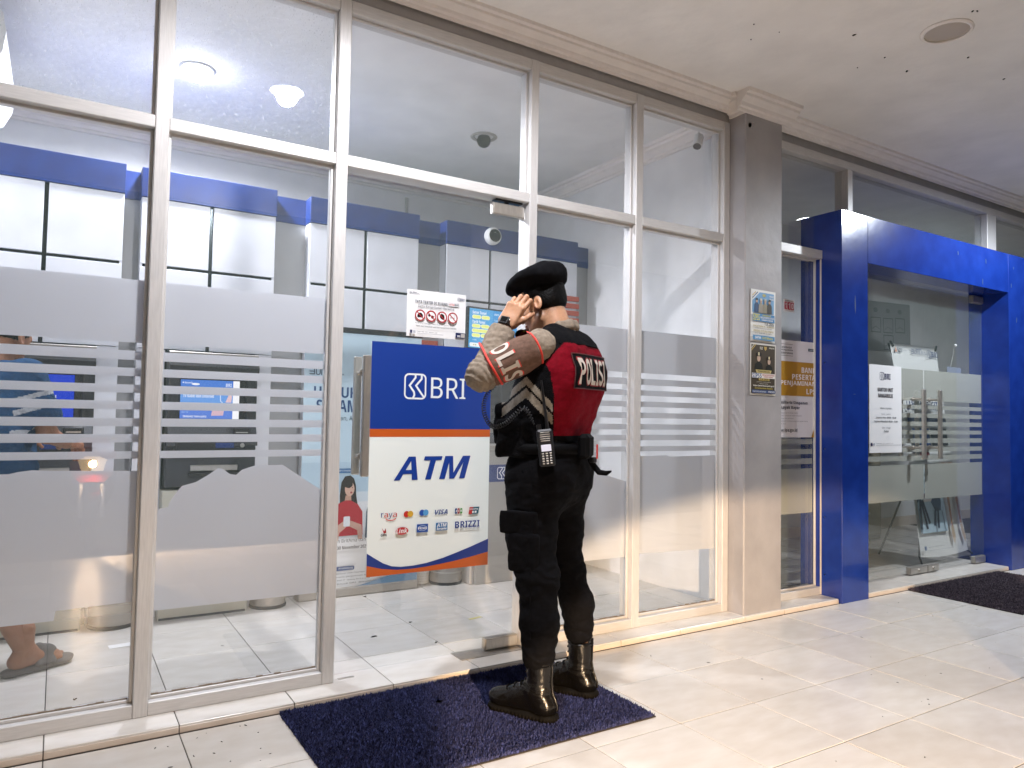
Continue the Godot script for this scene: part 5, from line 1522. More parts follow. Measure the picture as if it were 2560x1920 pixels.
func officer():
	var who = thing("person", "person in black and red POLISI vest and black trousers putting on a beret", "person", Vector3(0.67, 0.010, 0.57))
	who.basis = Basis(Vector3(0.883, 0, -0.47), Vector3.UP, Vector3(0.47, 0, 0.883))
	var nz := FastNoiseLite.new()
	nz.frequency = 1.0
	nz.fractal_octaves = 2
	# joints
	var shl = P(-0.03, 0.185, 1.375); var ell_ = P(0.135, 0.315, 1.265); var wrl = P(0.128, 0.170, 1.462)
	var shr = P(-0.03, -0.185, 1.375); var elr = P(0.15, -0.32, 1.33); var wrr = P(0.20, -0.175, 1.575)
	# --- body: one skin from head to feet; head and hands on finer grids
	var ear = P(0.038, 0, 1.556)
	var tilt = Basis(Vector3.RIGHT, -0.32)
	var hp = func(a, l, y): return ear + tilt * P(a, l, y)
	var neck = [cap(P(-0.035, 0, 1.40), hp.call(-0.012, 0, -0.02), 0.060, 0.056, 0.02)]
	var limbs = [cap(P(0, 0, 1.02), P(-0.03, 0, 1.32), 0.10, 0.10, 0.05), cap(shl, ell_, 0.042, 0.036, 0.03), cap(ell_, wrl, 0.036, 0.026, 0.02), cap(shr, elr, 0.042, 0.036, 0.03), cap(elr, wrr, 0.036, 0.026, 0.02)]
	limbs.append(cap(P(-0.03, 0, 1.30), P(-0.035, 0, 1.44), 0.08, 0.056, 0.03))
	limbs.append(cap(P(-0.03, 0.1, 1.35), P(-0.03, -0.1, 1.35), 0.06, 0.06, 0.04))
	limbs.append(cap(P(0.0, 0.085, 0.98), P(-0.006, 0.125, 0.50), 0.08, 0.045, 0.04))
	limbs.append(cap(P(-0.006, 0.125, 0.50), P(-0.028, 0.136, 0.09), 0.045, 0.030, 0.03))
	limbs.append(cap(P(0.0, -0.085, 0.98), P(0.005, -0.140, 0.51), 0.08, 0.045, 0.04))
	limbs.append(cap(P(0.005, -0.140, 0.51), P(-0.052, -0.155, 0.26), 0.045, 0.036, 0.03))
	limbs.append(cap(P(-0.052, -0.155, 0.26), P(-0.058, -0.158, 0.09), 0.036, 0.030, 0.03))
	var head = neck + [
		ell(hp.call(0.008, 0, 0.055), Vector3(0.075, 0.088, 0.094), 0.02, tilt), ell(hp.call(0.052, 0, -0.012), Vector3(0.058, 0.082, 0.056), 0.03, tilt),
		cap(hp.call(0.015, 0.048, -0.05), hp.call(0.074, 0.018, -0.084), 0.020, 0.017, 0.02), cap(hp.call(0.015, -0.048, -0.05), hp.call(0.074, -0.018, -0.084), 0.020, 0.017, 0.02),
		ell(hp.call(0.088, 0, -0.086), Vector3(0.019, 0.016, 0.016), 0.015, tilt),
		ell(hp.call(0.066, 0.040, -0.016), Vector3(0.020, 0.022, 0.022), 0.02, tilt), ell(hp.call(0.066, -0.040, -0.016), Vector3(0.020, 0.022, 0.022), 0.02, tilt),
		cap(hp.call(0.090, 0.034, 0.034), hp.call(0.090, -0.034, 0.034), 0.013, 0.013, 0.015),
		cap(hp.call(0.104, 0, 0.020), hp.call(0.121, 0, -0.020), 0.008, 0.011, 0.012), ell(hp.call(0.108, 0.011, -0.025), Vector3(0.007, 0.007, 0.010), 0.006, tilt), ell(hp.call(0.108, -0.011, -0.025), Vector3(0.007, 0.007, 0.010), 0.006, tilt),
		cut(hp.call(0.104, 0.031, 0.010), Vector3(0.015, 0.009, 0.012), 0.008, tilt), cut(hp.call(0.104, -0.031, 0.010), Vector3(0.015, 0.009, 0.012), 0.008, tilt),
		ell(hp.call(0.088, 0.031, 0.010), Vector3.ONE * 0.012, 0.002, tilt), ell(hp.call(0.088, -0.031, 0.010), Vector3.ONE * 0.012, 0.002, tilt),
		ell(hp.call(0.103, 0, -0.049), Vector3(0.022, 0.0065, 0.011), 0.004, tilt), ell(hp.call(0.101, 0, -0.060), Vector3(0.019, 0.007, 0.011), 0.004, tilt),
	]
	for s in [1, -1]:
		head.append(ell(hp.call(-0.004, 0.080 * s, 0.004), Vector3(0.0085, 0.031, 0.018), 0.006, tilt * Basis(Vector3.BACK, -0.25 * s)))
		head.append(cut(hp.call(0.000, 0.090 * s, 0.004), Vector3(0.008, 0.019, 0.010), 0.004, tilt))
		head.append(ell(hp.call(0.010, 0.079 * s, -0.002), Vector3(0.006, 0.009, 0.006), 0.004, tilt))
	var skin = lin("#b98b6b"); var shade = lin("#a97a5c"); var lip = lin("#9a5f52"); var dark = lin("#1c1815")
	var inv = tilt.inverse()
	var face_col = func(p, n):
		var q = inv * (p - ear)
		var a = -q.z; var l = -q.x; var y = q.y
		var c = skin.lerp(shade, clampf(0.5 + nz.get_noise_3dv(p * 60.0), 0.0, 1.0) * 0.5)
		if a > 0.09 and absf(l) < 0.024 and y < -0.042 and y > -0.068: c = c.lerp(lip, 0.75)
		if a > 0.07 and y > 0.024 and y < 0.038 and absf(l) > 0.014 and absf(l) < 0.05: c = dark
		if a > 0.080 and absf(y - 0.010) < 0.0065 and absf(absf(l) - 0.031) < 0.013: c = dark if absf(absf(l) - 0.031) < 0.005 else lin("#d9d2ca")
		# clipped hair at the sides and nape, thinning downwards as it is cut
		if absf(l) < 0.0795 and a < 0.035:
			var edge = clampf((y + 0.062 + a * 0.2) / 0.055, 0.0, 1.0) * clampf((0.035 - a) / 0.02, 0.0, 1.0)
			c = c.lerp(dark, 0.88 * clampf(edge + nz.get_noise_3dv(p * 500.0) * 0.3, 0.0, 1.0))
		return c
	var plain_skin = func(p, n): return skin.lerp(shade, clampf(0.5 + nz.get_noise_3dv(p * 70.0), 0.0, 1.0) * 0.5)
	var lU = Vector3(0.02, 0.86, 0.0)
	var U = (P(0.088, 0.140, 1.552) - wrl).normalized()
	var T = P(-1, -0.12, 0); T = (T - U * T.dot(U)).normalized()
	var N = P(0.0, 1, 0.1); N = (N - U * N.dot(U) - T * N.dot(T)).normalized()
	var curl = [[0.25, 1.55, 0.9], [0.2, 1.6, 0.95], [0.22, 1.6, 0.95], [0.28, 1.55, 0.9]]
	var lhand = hand_bones(wrl, U, N, T, curl, [Vector3(0.5, 0.8, 0.25), Vector3(0.1, 0.85, 0.6), Vector3(-0.1, 0.7, 0.8)])
	U = (P(0.195, -0.120, 1.665) - wrr).normalized()
	T = P(-1, 0.1, 0); T = (T - U * T.dot(U)).normalized()
	N = P(0.15, -1, 0.1); N = (N - U * N.dot(U) - T * N.dot(T)).normalized()
	var rcurl = [[0.2, 0.75, 0.55], [0.15, 0.8, 0.6], [0.2, 0.8, 0.6], [0.25, 0.85, 0.6]]
	var rhand = hand_bones(wrr, U, N, T, rcurl, [Vector3(0.5, 0.8, 0.25), Vector3(0.1, 0.85, 0.6), Vector3(-0.1, 0.7, 0.8)])
	var I = Transform3D.IDENTITY
	var body = joined_meshes([[net(field(limbs, 0.011), plain_skin), I], [net(field(head, 0.0032), face_col), I], [net(field(lhand, 0.0030), plain_skin), I], [net(field(rhand, 0.0030), plain_skin), I]])
	part("body", body, M.skin, who)
	# --- hair under the beret
	var hair = [ell(hp.call(0.004, 0, 0.060), Vector3(0.080, 0.086, 0.097), 0.01, tilt), ell(hp.call(-0.020, 0, 0.014), Vector3(0.075, 0.058, 0.067), 0.02, tilt), cut(hp.call(0.125, 0, 0.005), Vector3(0.12, 0.13, 0.105), 0.01, tilt), cut(hp.call(0.0, 0, -0.19), Vector3(0.2, 0.166, 0.2), 0.01, tilt), cut(hp.call(0.01, 0.088, -0.002), Vector3(0.022, 0.045, 0.032), 0.008, tilt), cut(hp.call(0.01, -0.088, -0.002), Vector3(0.022, 0.045, 0.032), 0.008, tilt)]
	part("hair", net(field(hair, 0.004, func(p): return 0.0018 * nz.get_noise_3dv(Vector3(p.x * 240, p.y * 60, p.z * 240)))), M.hair, who)
	# --- beret, held up in front by both hands
	var bt = Basis(Vector3.RIGHT, -0.40)
	var beret = [ell(P(0.090, 0.0, 1.664), Vector3(0.122, 0.046, 0.132), 0.03, bt), ell(P(0.020, 0.01, 1.672), Vector3(0.10, 0.047, 0.056), 0.03, Basis(Vector3.RIGHT, -0.1)), ell(P(0.062, 0, 1.640), Vector3(0.084, 0.022, 0.098), 0.015, bt)]
	part("beret", net(field(beret, 0.005, func(p): return 0.004 * nz.get_noise_3dv(p * 16.0))), M.felt, who)
	# --- shirt: sleeves and collar
	var fold = func(p):
		var e = p.distance_to(ell_)
		var w = clampf(1.0 - e / 0.16, 0.0, 1.0)
		var along = (p - ell_).dot((shl - ell_).normalized() + (wrl - ell_).normalized())
		return 0.0036 * w * sin(along * 150.0 + 3.0 * nz.get_noise_3dv(p * 14.0)) + 0.004 * nz.get_noise_3dv(Vector3(p.x * 22, p.y * 34, p.z * 22))
	var cuffl = ell_.lerp(wrl, 0.80); var cuffr = elr.lerp(wrr, 0.80)
	var sleeves = [
		cap(shl, ell_, 0.066, 0.052, 0.03), cap(ell_, cuffl, 0.053, 0.049, 0.03), ell(ell_ + P(0.006, 0.006, -0.008), Vector3.ONE * 0.052, 0.02), cap(ell_.lerp(wrl, 0.52), cuffl, 0.053, 0.055, 0.004), cut(ell_.lerp(wrl, 1.06), Vector3.ONE * 0.066, 0.004),
		cap(shr, elr, 0.066, 0.052, 0.03), cap(elr, cuffr, 0.053, 0.049, 0.03), cap(elr.lerp(wrr, 0.52), cuffr, 0.053, 0.055, 0.004), cut(elr.lerp(wrr, 1.06), Vector3.ONE * 0.066, 0.004),
		cap(shl, shr, 0.05, 0.05, 0.03)]
	var SF = field(sleeves, 0.0055, fold)
	part("shirt", net(SF), M.shirt, who)
	var collar = []
	var ring = [P(0.058, 0.038, 1.418), P(0.018, 0.066, 1.450), P(-0.045, 0.060, 1.478), P(-0.078, 0.022, 1.490), P(-0.078, -0.022, 1.490), P(-0.045, -0.060, 1.478), P(0.018, -0.066, 1.450), P(0.058, -0.038, 1.418)]
	for i in ring.size() - 1: collar.append(cap(ring[i], ring[i + 1], 0.0055, 0.0055, 0.012)); collar.append(cap(ring[i] + P(-0.003, 0, -0.024), ring[i + 1] + P(-0.003, 0, -0.024), 0.0075, 0.0075, 0.03))
	part("collar", net(field(collar, 0.004)), M.shirt, who)
	# --- vest: cut in zones by where the cloth is
	var vest = [
		cap(P(0.028, 0.062, 0.985), P(0.028, -0.062, 0.985), 0.128, 0.128, 0.06), cap(P(0.022, 0.070, 1.10), P(0.022, -0.070, 1.10), 0.132, 0.132, 0.06), cap(P(-0.018, 0.078, 1.20), P(-0.018, -0.078, 1.20), 0.136, 0.136, 0.06),
		cap(P(-0.045, 0.085, 1.29), P(-0.045, -0.085, 1.29), 0.126, 0.126, 0.06), cap(P(-0.052, 0.095, 1.375), P(-0.052, -0.095, 1.375), 0.082, 0.082, 0.05), cap(P(-0.03, 0.15, 1.392), P(-0.03, -0.15, 1.392), 0.052, 0.052, 0.04),
		cap(P(-0.03, 0.06, 1.425), P(-0.03, -0.06, 1.425), 0.050, 0.050, 0.03), rbox(P(0.150, 0.085, 1.085), Vector3(0.05, 0.065, 0.022), 0.018, 0.02), rbox(P(0.150, -0.085, 1.085), Vector3(0.05, 0.065, 0.022), 0.018, 0.02), rbox(P(0.08, 0.185, 1.03), Vector3(0.012, 0.06, 0.045), 0.014, 0.015),
		cut(P(-0.01, 0, 0.905), Vector3(0.4, 0.062, 0.4), 0.012), cut(P(0.012, 0, 1.50), Vector3(0.066, 0.07, 0.072), 0.015)]
	var VF = field(vest, 0.0055, func(p):
		var low = clampf((1.16 - p.y) / 0.14, 0.0, 1.0)
		return 0.006 * low * sin(p.y * 75.0 + 5.0 * nz.get_noise_3dv(p * 5.0)) * 0.6 + 0.005 * nz.get_noise_3dv(Vector3(p.x * 9, p.y * 16, p.z * 9)))
	var zone = func(p):
		var a = -p.z; var l = absf(p.x); var y = p.y
		var s = -0.9 * a - 0.44 * l
		var edge = 0.02
		if y < 1.39 and y >= 1.31: edge = lerpf(-0.03, 0.02, (y - 1.31) / 0.06)
		elif y < 1.31 and y >= 1.28: edge = lerpf(-0.012, -0.03, (y - 1.28) / 0.03)
		elif y < 1.28: edge = lerpf(0.004, -0.012, clampf((y - 1.20) / 0.08, 0.0, 1.0))
		if a < -0.02 and s > edge and y < 1.392 and y > 1.045: return 1
		if l > 0.12 and s < edge - 0.004 and s > -0.20:
			var v = y - (1.262 - 1.0 * maxf(0.0, s + 0.10) - 0.75 * maxf(0.0, -0.10 - s))
			if (v < 0.0 and v > -0.030) or (v < -0.042 and v > -0.078): return 2
		return 0
	var vs = net(VF, null, zone, 3)
	var vm = part("vest", vs[0], M.vest_black, who)
	if vs[1] != null: part("red_back_panel", vs[1], M.vest_red, vm)
	if vs[2] != null: part("reflective_band", vs[2], M.reflective, vm)
	# the lettered patch on the back
	var patch = MB.new()
	var pw = 0.150; var py0 = 1.222; var py1 = 1.352
	for i in 14:
		for j in 5:
			var g = func(ii, jj): return on_back(VF, lerpf(pw, -pw, ii / 14.0), lerpf(py0, py1, jj / 5.0), 0.0045)
			patch.quad(g.call(i, j), g.call(i + 1, j), g.call(i + 1, j + 1), g.call(i, j + 1), P(-1, 0, 0))
	part("name_patch", patch, M.nylon, vm)
	var rim = []
	for i in 15: rim.append(on_back(VF, lerpf(pw, -pw, i / 14.0), py1, 0.0055))
	for j in 5: rim.append(on_back(VF, -pw, lerpf(py1, py0, (j + 1) / 5.0), 0.0055))
	for i in 14: rim.append(on_back(VF, lerpf(-pw, pw, (i + 1) / 14.0), py0, 0.0055))
	for j in 5: rim.append(on_back(VF, pw, lerpf(py0, py1, (j + 1) / 5.0), 0.0055))
	part("patch_edging", MB.new().tube(rim, 0.0022, 6, false), mat("#4a1a1c", 0.7), vm)
	for layer in 2: # red outline, then the pale letters
		var st = MB.new()
		for k in 6:
			var ta = text_arr("POLISI"[k], true)
			var cw = 0.020 if "POLISI"[k] == "I" else 0.036
			var cx = [0.112, 0.066, 0.024, -0.013, -0.048, -0.085][k]
			var grow = 0.004 if layer == 0 else 0.0
			var pts = []
			for p in ta[0]:
				var u = (p.x - ta[1].x) / ta[2].x; var v = (p.y - ta[1].y) / ta[2].y
				pts.append(on_back(VF, cx - (u - 0.5) * (cw + grow * 2), lerpf(py0 + 0.016 - grow, py1 - 0.016 + grow, v), 0.0058 + 0.0008 * layer))
			for i in range(0, pts.size(), 3): st._wound(pts[i], pts[i + 1], pts[i + 2], P(-1, 0, 0))
		part("patch_lettering", st, M.letter if layer == 1 else mat("#8a2023", 0.7), vm)
	part("back_seam", MB.new().tube([on_back(VF, 0.17, 1.388, 0.001), on_back(VF, 0.09, 1.391, 0.001), on_back(VF, 0.0, 1.392, 0.001), on_back(VF, -0.09, 1.391, 0.001), on_back(VF, -0.17, 1.388, 0.001)], 0.003, 6), M.vest_black, vm)
	# --- padded brown guard on the left upper arm, piped in red
	var gd = (ell_ - shl).normalized()
	var guard = [cap(shl + gd * 0.045, shl.lerp(ell_, 0.80), 0.073, 0.064, 0.02), cut(shl.lerp(ell_, 1.22), Vector3.ONE * 0.072, 0.004), cut(P(-0.20, 0.12, 1.30), Vector3(0.12, 0.3, 0.125), 0.004)]
	var GF = field(guard, 0.0045, func(p):
		var t = (p - shl).dot(gd)
		return 0.0018 * absf(sin(t * 34.0)) + 0.002 * nz.get_noise_3dv(p * 20.0))
	var gm = part("sleeve_guard", net(GF), M.guard, who)
	var lower = []
	var side = P(-0.3, 1, 0.2)
	side = (side - gd * side.dot(gd)).normalized()
	var side2 = gd.cross(side)
	for k in 17:
		var ang = -1.9 + 3.8 * k / 16.0
		var d = side * cos(ang) + side2 * sin(ang)
		var c = shl.lerp(ell_, 0.80 + 0.05 * cos(ang))
		lower.append(land(SF, c + d * 0.15, -d, 0.006, 0.2))
	part("piping", MB.new().tube(lower, 0.0045, 8), M.piping, gm)
	var back_edge = []
	for k in 15:
		var ang = -1.5 + 3.3 * k / 14.0
		var d = side * cos(ang) + side2 * sin(ang)
		var c = shl + gd * (0.006 + 0.014 * (1.0 - cos(ang)))
		back_edge.append(land(GF, c + gd * 0.006 + d * 0.17, -d, 0.001, 0.2))
	part("piping", MB.new().tube(back_edge, 0.0042, 8), M.piping, gm)
	var facing = P(-0.42, 0.9, 0.15)
	arc_band(GF, shl, ell_, facing, "POLISI", 0.080, M.piping, gm, "letter_outline", 0.056, 0.0012, 0.285)
	arc_band(GF, shl, ell_, facing, "POLISI", 0.070, M.letter, gm, "lettering", 0.061, 0.0022, 0.275)
	var badge = MB.new().ball(land(GF, shl + P(0.05, 0.16, 0.10), P(-0.02, -1, -0.55).normalized(), 0.0, 0.3), Vector3(0.012, 0.020, 0.026), 14)
	part("shoulder_badge", badge, mat("#b8322a", 0.6), gm)
	part("badge_star", MB.new().ball(land(GF, shl + P(0.04, 0.16, 0.115), P(-0.02, -1, -0.62).normalized(), 0.006, 0.3), Vector3(0.008, 0.008, 0.012), 10), mat("#d8a63a", 0.5), gm)
	# --- belt and what hangs on it
	part("belt", MB.new().tube(loop_path(0.030, 0.995, 0.160, 0.195), 0.021, 10, false), M.nylon, who)
	part("belt_pouch", MB.new().box(P(-0.155, 0.03, 1.005), Vector3(0.10, 0.095, 0.045), 0.014, Basis(Vector3.UP, 0.2)), M.nylon, who)
	part("pouch_tag", MB.new().box(P(-0.182, -0.015, 0.985), Vector3(0.010, 0.055, 0.004), 0.001), M.piping, who)
	part("strap_end", MB.new().tube([P(-0.15, -0.02, 0.955), P(-0.165, -0.03, 0.925), P(-0.185, -0.03, 0.905), P(-0.215, -0.03, 0.903), P(-0.235, -0.03, 0.912)], [0.011, 0.012, 0.012, 0.010, 0.003], 8), M.nylon, who)
	part("buckle", MB.new().box(P(-0.168, -0.01, 0.952), Vector3(0.03, 0.022, 0.02), 0.004), M.black_plastic, who)
	# --- trousers
	var wr = func(p):
		var k = clampf(1.0 - absf(p.y - 0.50) / 0.12, 0.0, 1.0) + clampf(1.0 - absf(p.y - 0.26) / 0.09, 0.0, 1.0) + 0.5 * clampf(1.0 - absf(p.y - 0.80) / 0.10, 0.0, 1.0)
		return 0.0055 * nz.get_noise_3dv(Vector3(p.x * 10, p.y * 20, p.z * 10)) + 0.0032 * k * sin(p.y * 120.0 + p.z * 40.0 + 5.0 * nz.get_noise_3dv(p * 9.0))
	var tr = [cap(P(0.005, 0.055, 0.955), P(0.005, -0.055, 0.955), 0.128, 0.128, 0.05), cap(P(0.005, 0.07, 0.87), P(0.005, -0.07, 0.87), 0.130, 0.130, 0.05)]
	tr.append_array([cap(P(0.030, 0.095, 0.88), P(0.028, 0.115, 0.66), 0.108, 0.090, 0.05), cap(P(0.028, 0.115, 0.66), P(-0.006, 0.125, 0.51), 0.090, 0.074, 0.04), cap(P(-0.006, 0.125, 0.51), P(-0.022, 0.130, 0.35), 0.074, 0.070, 0.04), cap(P(-0.022, 0.130, 0.35), P(-0.020, 0.133, 0.225), 0.070, 0.062, 0.03)])
	tr.append_array([cap(P(0.010, -0.095, 0.88), P(0.020, -0.125, 0.66), 0.108, 0.085, 0.05), cap(P(0.020, -0.125, 0.66), P(0.005, -0.140, 0.51), 0.085, 0.068, 0.04), cap(P(0.005, -0.140, 0.51), P(-0.045, -0.150, 0.36), 0.068, 0.064, 0.04), cap(P(-0.045, -0.150, 0.36), P(-0.052, -0.155, 0.255), 0.064, 0.058, 0.03)])
	var TF = field(tr, 0.0065, wr)
	var tm = part("trousers", net(TF), M.trousers, who)
	for s in [1, -1]:
		var q = Basis(Vector3.UP, 0.12 * s) * Basis(Vector3.BACK, 0.05 * s)
		part("cargo_pocket", net(field([rbox(P(0.018, 0.190 * s, 0.612), Vector3(0.004, 0.058, 0.046), 0.016, 0.01, q)], 0.006, func(p): return 0.004 * nz.get_noise_3dv(p * 18.0))), M.trousers, tm)
		part("pocket_flap", net(field([rbox(P(0.034, 0.206 * s, 0.722), Vector3(0.0015, 0.036, 0.066), 0.0075, 0.01, Basis(Vector3.UP, 0.22 * s) * Basis(Vector3.BACK, 0.13 * s))], 0.005, func(p): return 0.003 * nz.get_noise_3dv(p * 15.0))), M.trousers, tm)
		part("side_seam", MB.new().tube(range(9).map(func(k): return land(TF, P(-0.02, 0.42 * s, lerpf(0.93, 0.30, k / 8.0)), P(0, -1.0 * s, 0), 0.0005, 0.4)), 0.0022, 6), M.trousers, tm)
	part("hip_pocket", MB.new().tube([land(TF, P(0.02, 0.4, 0.915), P(0, -1, 0), 0.001, 0.4), land(TF, P(-0.03, 0.4, 0.862), P(0, -1, 0), 0.001, 0.4), land(TF, P(-0.09, 0.4, 0.872), P(0, -1, 0), 0.001, 0.4)], 0.0028, 6), M.trousers, tm)
	# --- boots
	boot(who, P(0, 0.136, -0.006), 0.0, nz)
	boot(who, P(-0.030, -0.158, -0.006), 0.03, nz)
	# --- watch on the left wrist
	var ax = (wrl - ell_).normalized()
	var out_w = P(-0.25, 0.95, 0.1)
	out_w = (out_w - ax * out_w.dot(ax)).normalized()
	var across = ax.cross(out_w)
	var wb = Basis(across, ax, out_w)
	var w = thing("wristwatch", "square black digital wristwatch on the officer's left wrist", "watch", who.transform * wrl)
	w.basis = who.basis * wb
	part("strap", MB.new().lathe([Vector2(0.0295, -0.011), Vector2(0.0325, -0.010), Vector2(0.0325, 0.010), Vector2(0.0295, 0.011)], 30), M.black_plastic, w)
	part("case", MB.new().box(Vector3(0, 0, 0.034), Vector3(0.037, 0.038, 0.012), 0.004), M.black_plastic, w)
	part("watch_face", MB.new().box(Vector3(0, 0, 0.0405), Vector3(0.026, 0.026, 0.002), 0.0008), M.dark_glass, w)
	part("side_button", MB.new().box(Vector3(0.020, 0.006, 0.034), Vector3(0.004, 0.008, 0.005), 0.001), M.steel_dull, w)
	radio(who)

func loop_path(a, y, ra, rl):
	var out = []
	for k in 41: out.append(P(a + ra * cos(TAU * k / 40), rl * sin(TAU * k / 40), y))
	return out

func boot(who, at, yaw, nz):
	var b = Basis(Vector3.UP, yaw)
	var q = func(a, l, y): return at + b * P(a, l, y)
	var up = [
		cap(q.call(-0.028, 0, 0.205), q.call(-0.030, 0, 0.10), 0.050, 0.047, 0.03), cap(q.call(-0.05, 0, 0.06), q.call(-0.03, 0, 0.10), 0.045, 0.046, 0.02), cap(q.call(-0.055, 0, 0.052), q.call(0.06, 0, 0.056), 0.042, 0.042, 0.02, Vector3.RIGHT, 0.92),
		cap(q.call(0.0, 0, 0.10), q.call(0.105, 0, 0.056), 0.040, 0.035, 0.03), ell(q.call(0.130, 0, 0.052), Vector3(0.045, 0.036, 0.056), 0.02, b), cut(q.call(0.02, 0, -0.17), Vector3(0.5, 0.198, 0.6), 0.004), cut(q.call(-0.028, 0, 0.285), Vector3(0.09, 0.075, 0.09), 0.004)]
	var up_field = field(up, 0.0045, func(p): return 0.0022 * nz.get_noise_3dv(Vector3(p.x * 20, p.y * 60, p.z * 20)) * clampf(1.0 - absf(p.y - 0.11) / 0.05, 0.0, 1.0) + 0.001 * nz.get_noise_3dv(p * 30.0))
	var m = part("boot", net(up_field), M.leather, who)
	var so = [cap(q.call(-0.060, 0, 0.018), q.call(0.02, 0, 0.017), 0.0455, 0.039, 0.01, Vector3.UP, 0.5), cap(q.call(0.02, 0, 0.017), q.call(0.142, 0.002, 0.022), 0.039, 0.046, 0.02, Vector3.UP, 0.46), cut(q.call(0, 0, -0.2), Vector3(0.9, 0.2, 0.9), 0.003)]
	part("sole", net(field(so, 0.004, func(p): return 0.0012 * sin((p.x + p.z) * 420.0) * clampf((0.02 - p.y) / 0.01, 0.0, 1.0))), M.sole, m)
	for k in 6:
		var y = 0.088 + 0.021 * k
		var a = 0.055 - 0.014 * k if k < 4 else 0.02
		var pts = []
		for j in 7:
			var l = lerpf(-0.024, 0.024, j / 6.0)
			pts.append(land(up_field, q.call(a + 0.16, l, y + 0.06 * (1.0 if k < 4 else 0.0)), b * P(-1, 0, -0.45 if k < 4 else 0.0).normalized(), 0.002, 0.3))
		part("lace", MB.new().tube(pts, 0.0026, 6), M.nylon, m)
	part("top_binding", MB.new().tube(range(25).map(func(k): return q.call(-0.028 + 0.049 * cos(TAU * k / 24), 0.049 * sin(TAU * k / 24), 0.212)), 0.0045, 8, false), M.leather, m)
	part("heel_strip", MB.new().tube(range(9).map(func(k): return land(up_field, q.call(-0.3, 0, lerpf(0.045, 0.205, k / 8.0)), b * P(1, 0, 0), 0.0008, 0.35)), 0.0045, 8), M.leather, m)
	part("pull_loop", MB.new().box(q.call(-0.078, 0, 0.218), Vector3(0.018, 0.036, 0.006), 0.002), M.nylon, m)

func radio(who):
	var z = P(-0.50, 0.86, 0.0)
	var b = Basis(Vector3.UP.cross(z).normalized(), Vector3.UP, z) * Basis(Vector3.BACK, 0.12)
	var at = P(-0.088, 0.212, 0.935)
	var r = thing("walkie_talkie", "black two-way radio with antenna and keypad clipped at the officer's left hip", "radio")
	r.transform = who.transform * Transform3D(b, at)
	part("case", MB.new().box(Vector3(0, 0.068, 0), Vector3(0.058, 0.135, 0.030), 0.006), M.black_plastic, r)
	part("front_plate", MB.new().box(Vector3(0, 0.066, 0.0155), Vector3(0.050, 0.126, 0.003), 0.001), M.atm_dark, r)
	part("antenna", MB.new().tube([Vector3(0.012, 0.135, -0.002), Vector3(0.012, 0.16, -0.002), Vector3(0.010, 0.25, -0.002), Vector3(0.008, 0.315, -0.002)], [0.0075, 0.006, 0.0048, 0.004], 10), M.black_plastic, r)
	part("knob", MB.new().tube([Vector3(-0.018, 0.135, 0), Vector3(-0.018, 0.154, 0)], 0.0085, 14), M.black_plastic, r)
	part("radio_screen", MB.new().box(Vector3(0, 0.068, 0.0175), Vector3(0.036, 0.024, 0.002), 0.0006), glow("#c9c9d6", 0.45), r)
	for k in 5: part("speaker_slot", MB.new().box(Vector3(0, 0.094 + k * 0.0075, 0.0174), Vector3(0.038 - 0.002 * absf(k - 2), 0.0026, 0.0014), 0.0004), M.steel_dull, r)
	for i in 5:
		for j in 3: part("key", MB.new().box(Vector3(-0.014 + j * 0.014, 0.012 + i * 0.009, 0.0176), Vector3(0.008, 0.0046, 0.002), 0.0008), M.steel_dull if i != 4 or j != 1 else M.atm_pale, r)
	part("clip", MB.new().box(Vector3(0, 0.085, -0.024), Vector3(0.03, 0.09, 0.018), 0.004), M.nylon, r)
	# coiled cord from the radio up to the chest
	var knots = [P(-0.03, 0.215, 1.085), P(0.0, 0.235, 1.145), P(0.035, 0.245, 1.120), P(0.075, 0.25, 1.085), P(0.125, 0.25, 1.075), P(0.160, 0.245, 1.105), P(0.178, 0.235, 1.155), P(0.170, 0.215, 1.205), P(0.140, 0.185, 1.245)]
	var curve := Curve3D.new()
	for i in knots.size():
		var tan_ = (knots[mini(i + 1, knots.size() - 1)] - knots[maxi(i - 1, 0)]) / 6.0
		curve.add_point(knots[i], -tan_, tan_)
	var coil = []
	var turns = 46
	var L_ = curve.get_baked_length()
	for k in turns * 10 + 1:
		var t = float(k) / (turns * 10)
		var p = curve.sample_baked(t * L_, true)
		var d = (curve.sample_baked(minf(t + 0.01, 1.0) * L_, true) - curve.sample_baked(maxf(t - 0.01, 0.0) * L_, true)).normalized()
		var x = d.cross(Vector3(0.3, 0.2, 0.9)).normalized()
		var y = d.cross(x)
		var e = 0.0078 * clampf(minf(t, 1.0 - t) / 0.08, 0.15, 1.0)
		coil.append(p + x * cos(TAU * k / 10.0) * e + y * sin(TAU * k / 10.0) * e)
	var c = thing("coiled_cord", "coiled black microphone cord looping from the radio to the officer's chest", "cord")
	c.transform = who.transform
	part("cord", MB.new().tube(coil, 0.0021, 5), M.black_plastic, c)
	var mic = thing("shoulder_microphone", "small black microphone clipped high on the officer's chest below the chin", "microphone")
	mic.transform = who.transform * Transform3D(Basis(Vector3.UP, 0.4) * Basis(Vector3.RIGHT, 0.3), P(0.115, 0.045, 1.425))
	part("body", MB.new().box(Vector3(0, 0, 0), Vector3(0.045, 0.075, 0.03), 0.010), M.black_plastic, mic)
	part("grille", MB.new().box(Vector3(0, 0.008, -0.0155), Vector3(0.032, 0.036, 0.003), 0.001), M.atm_mid, mic)

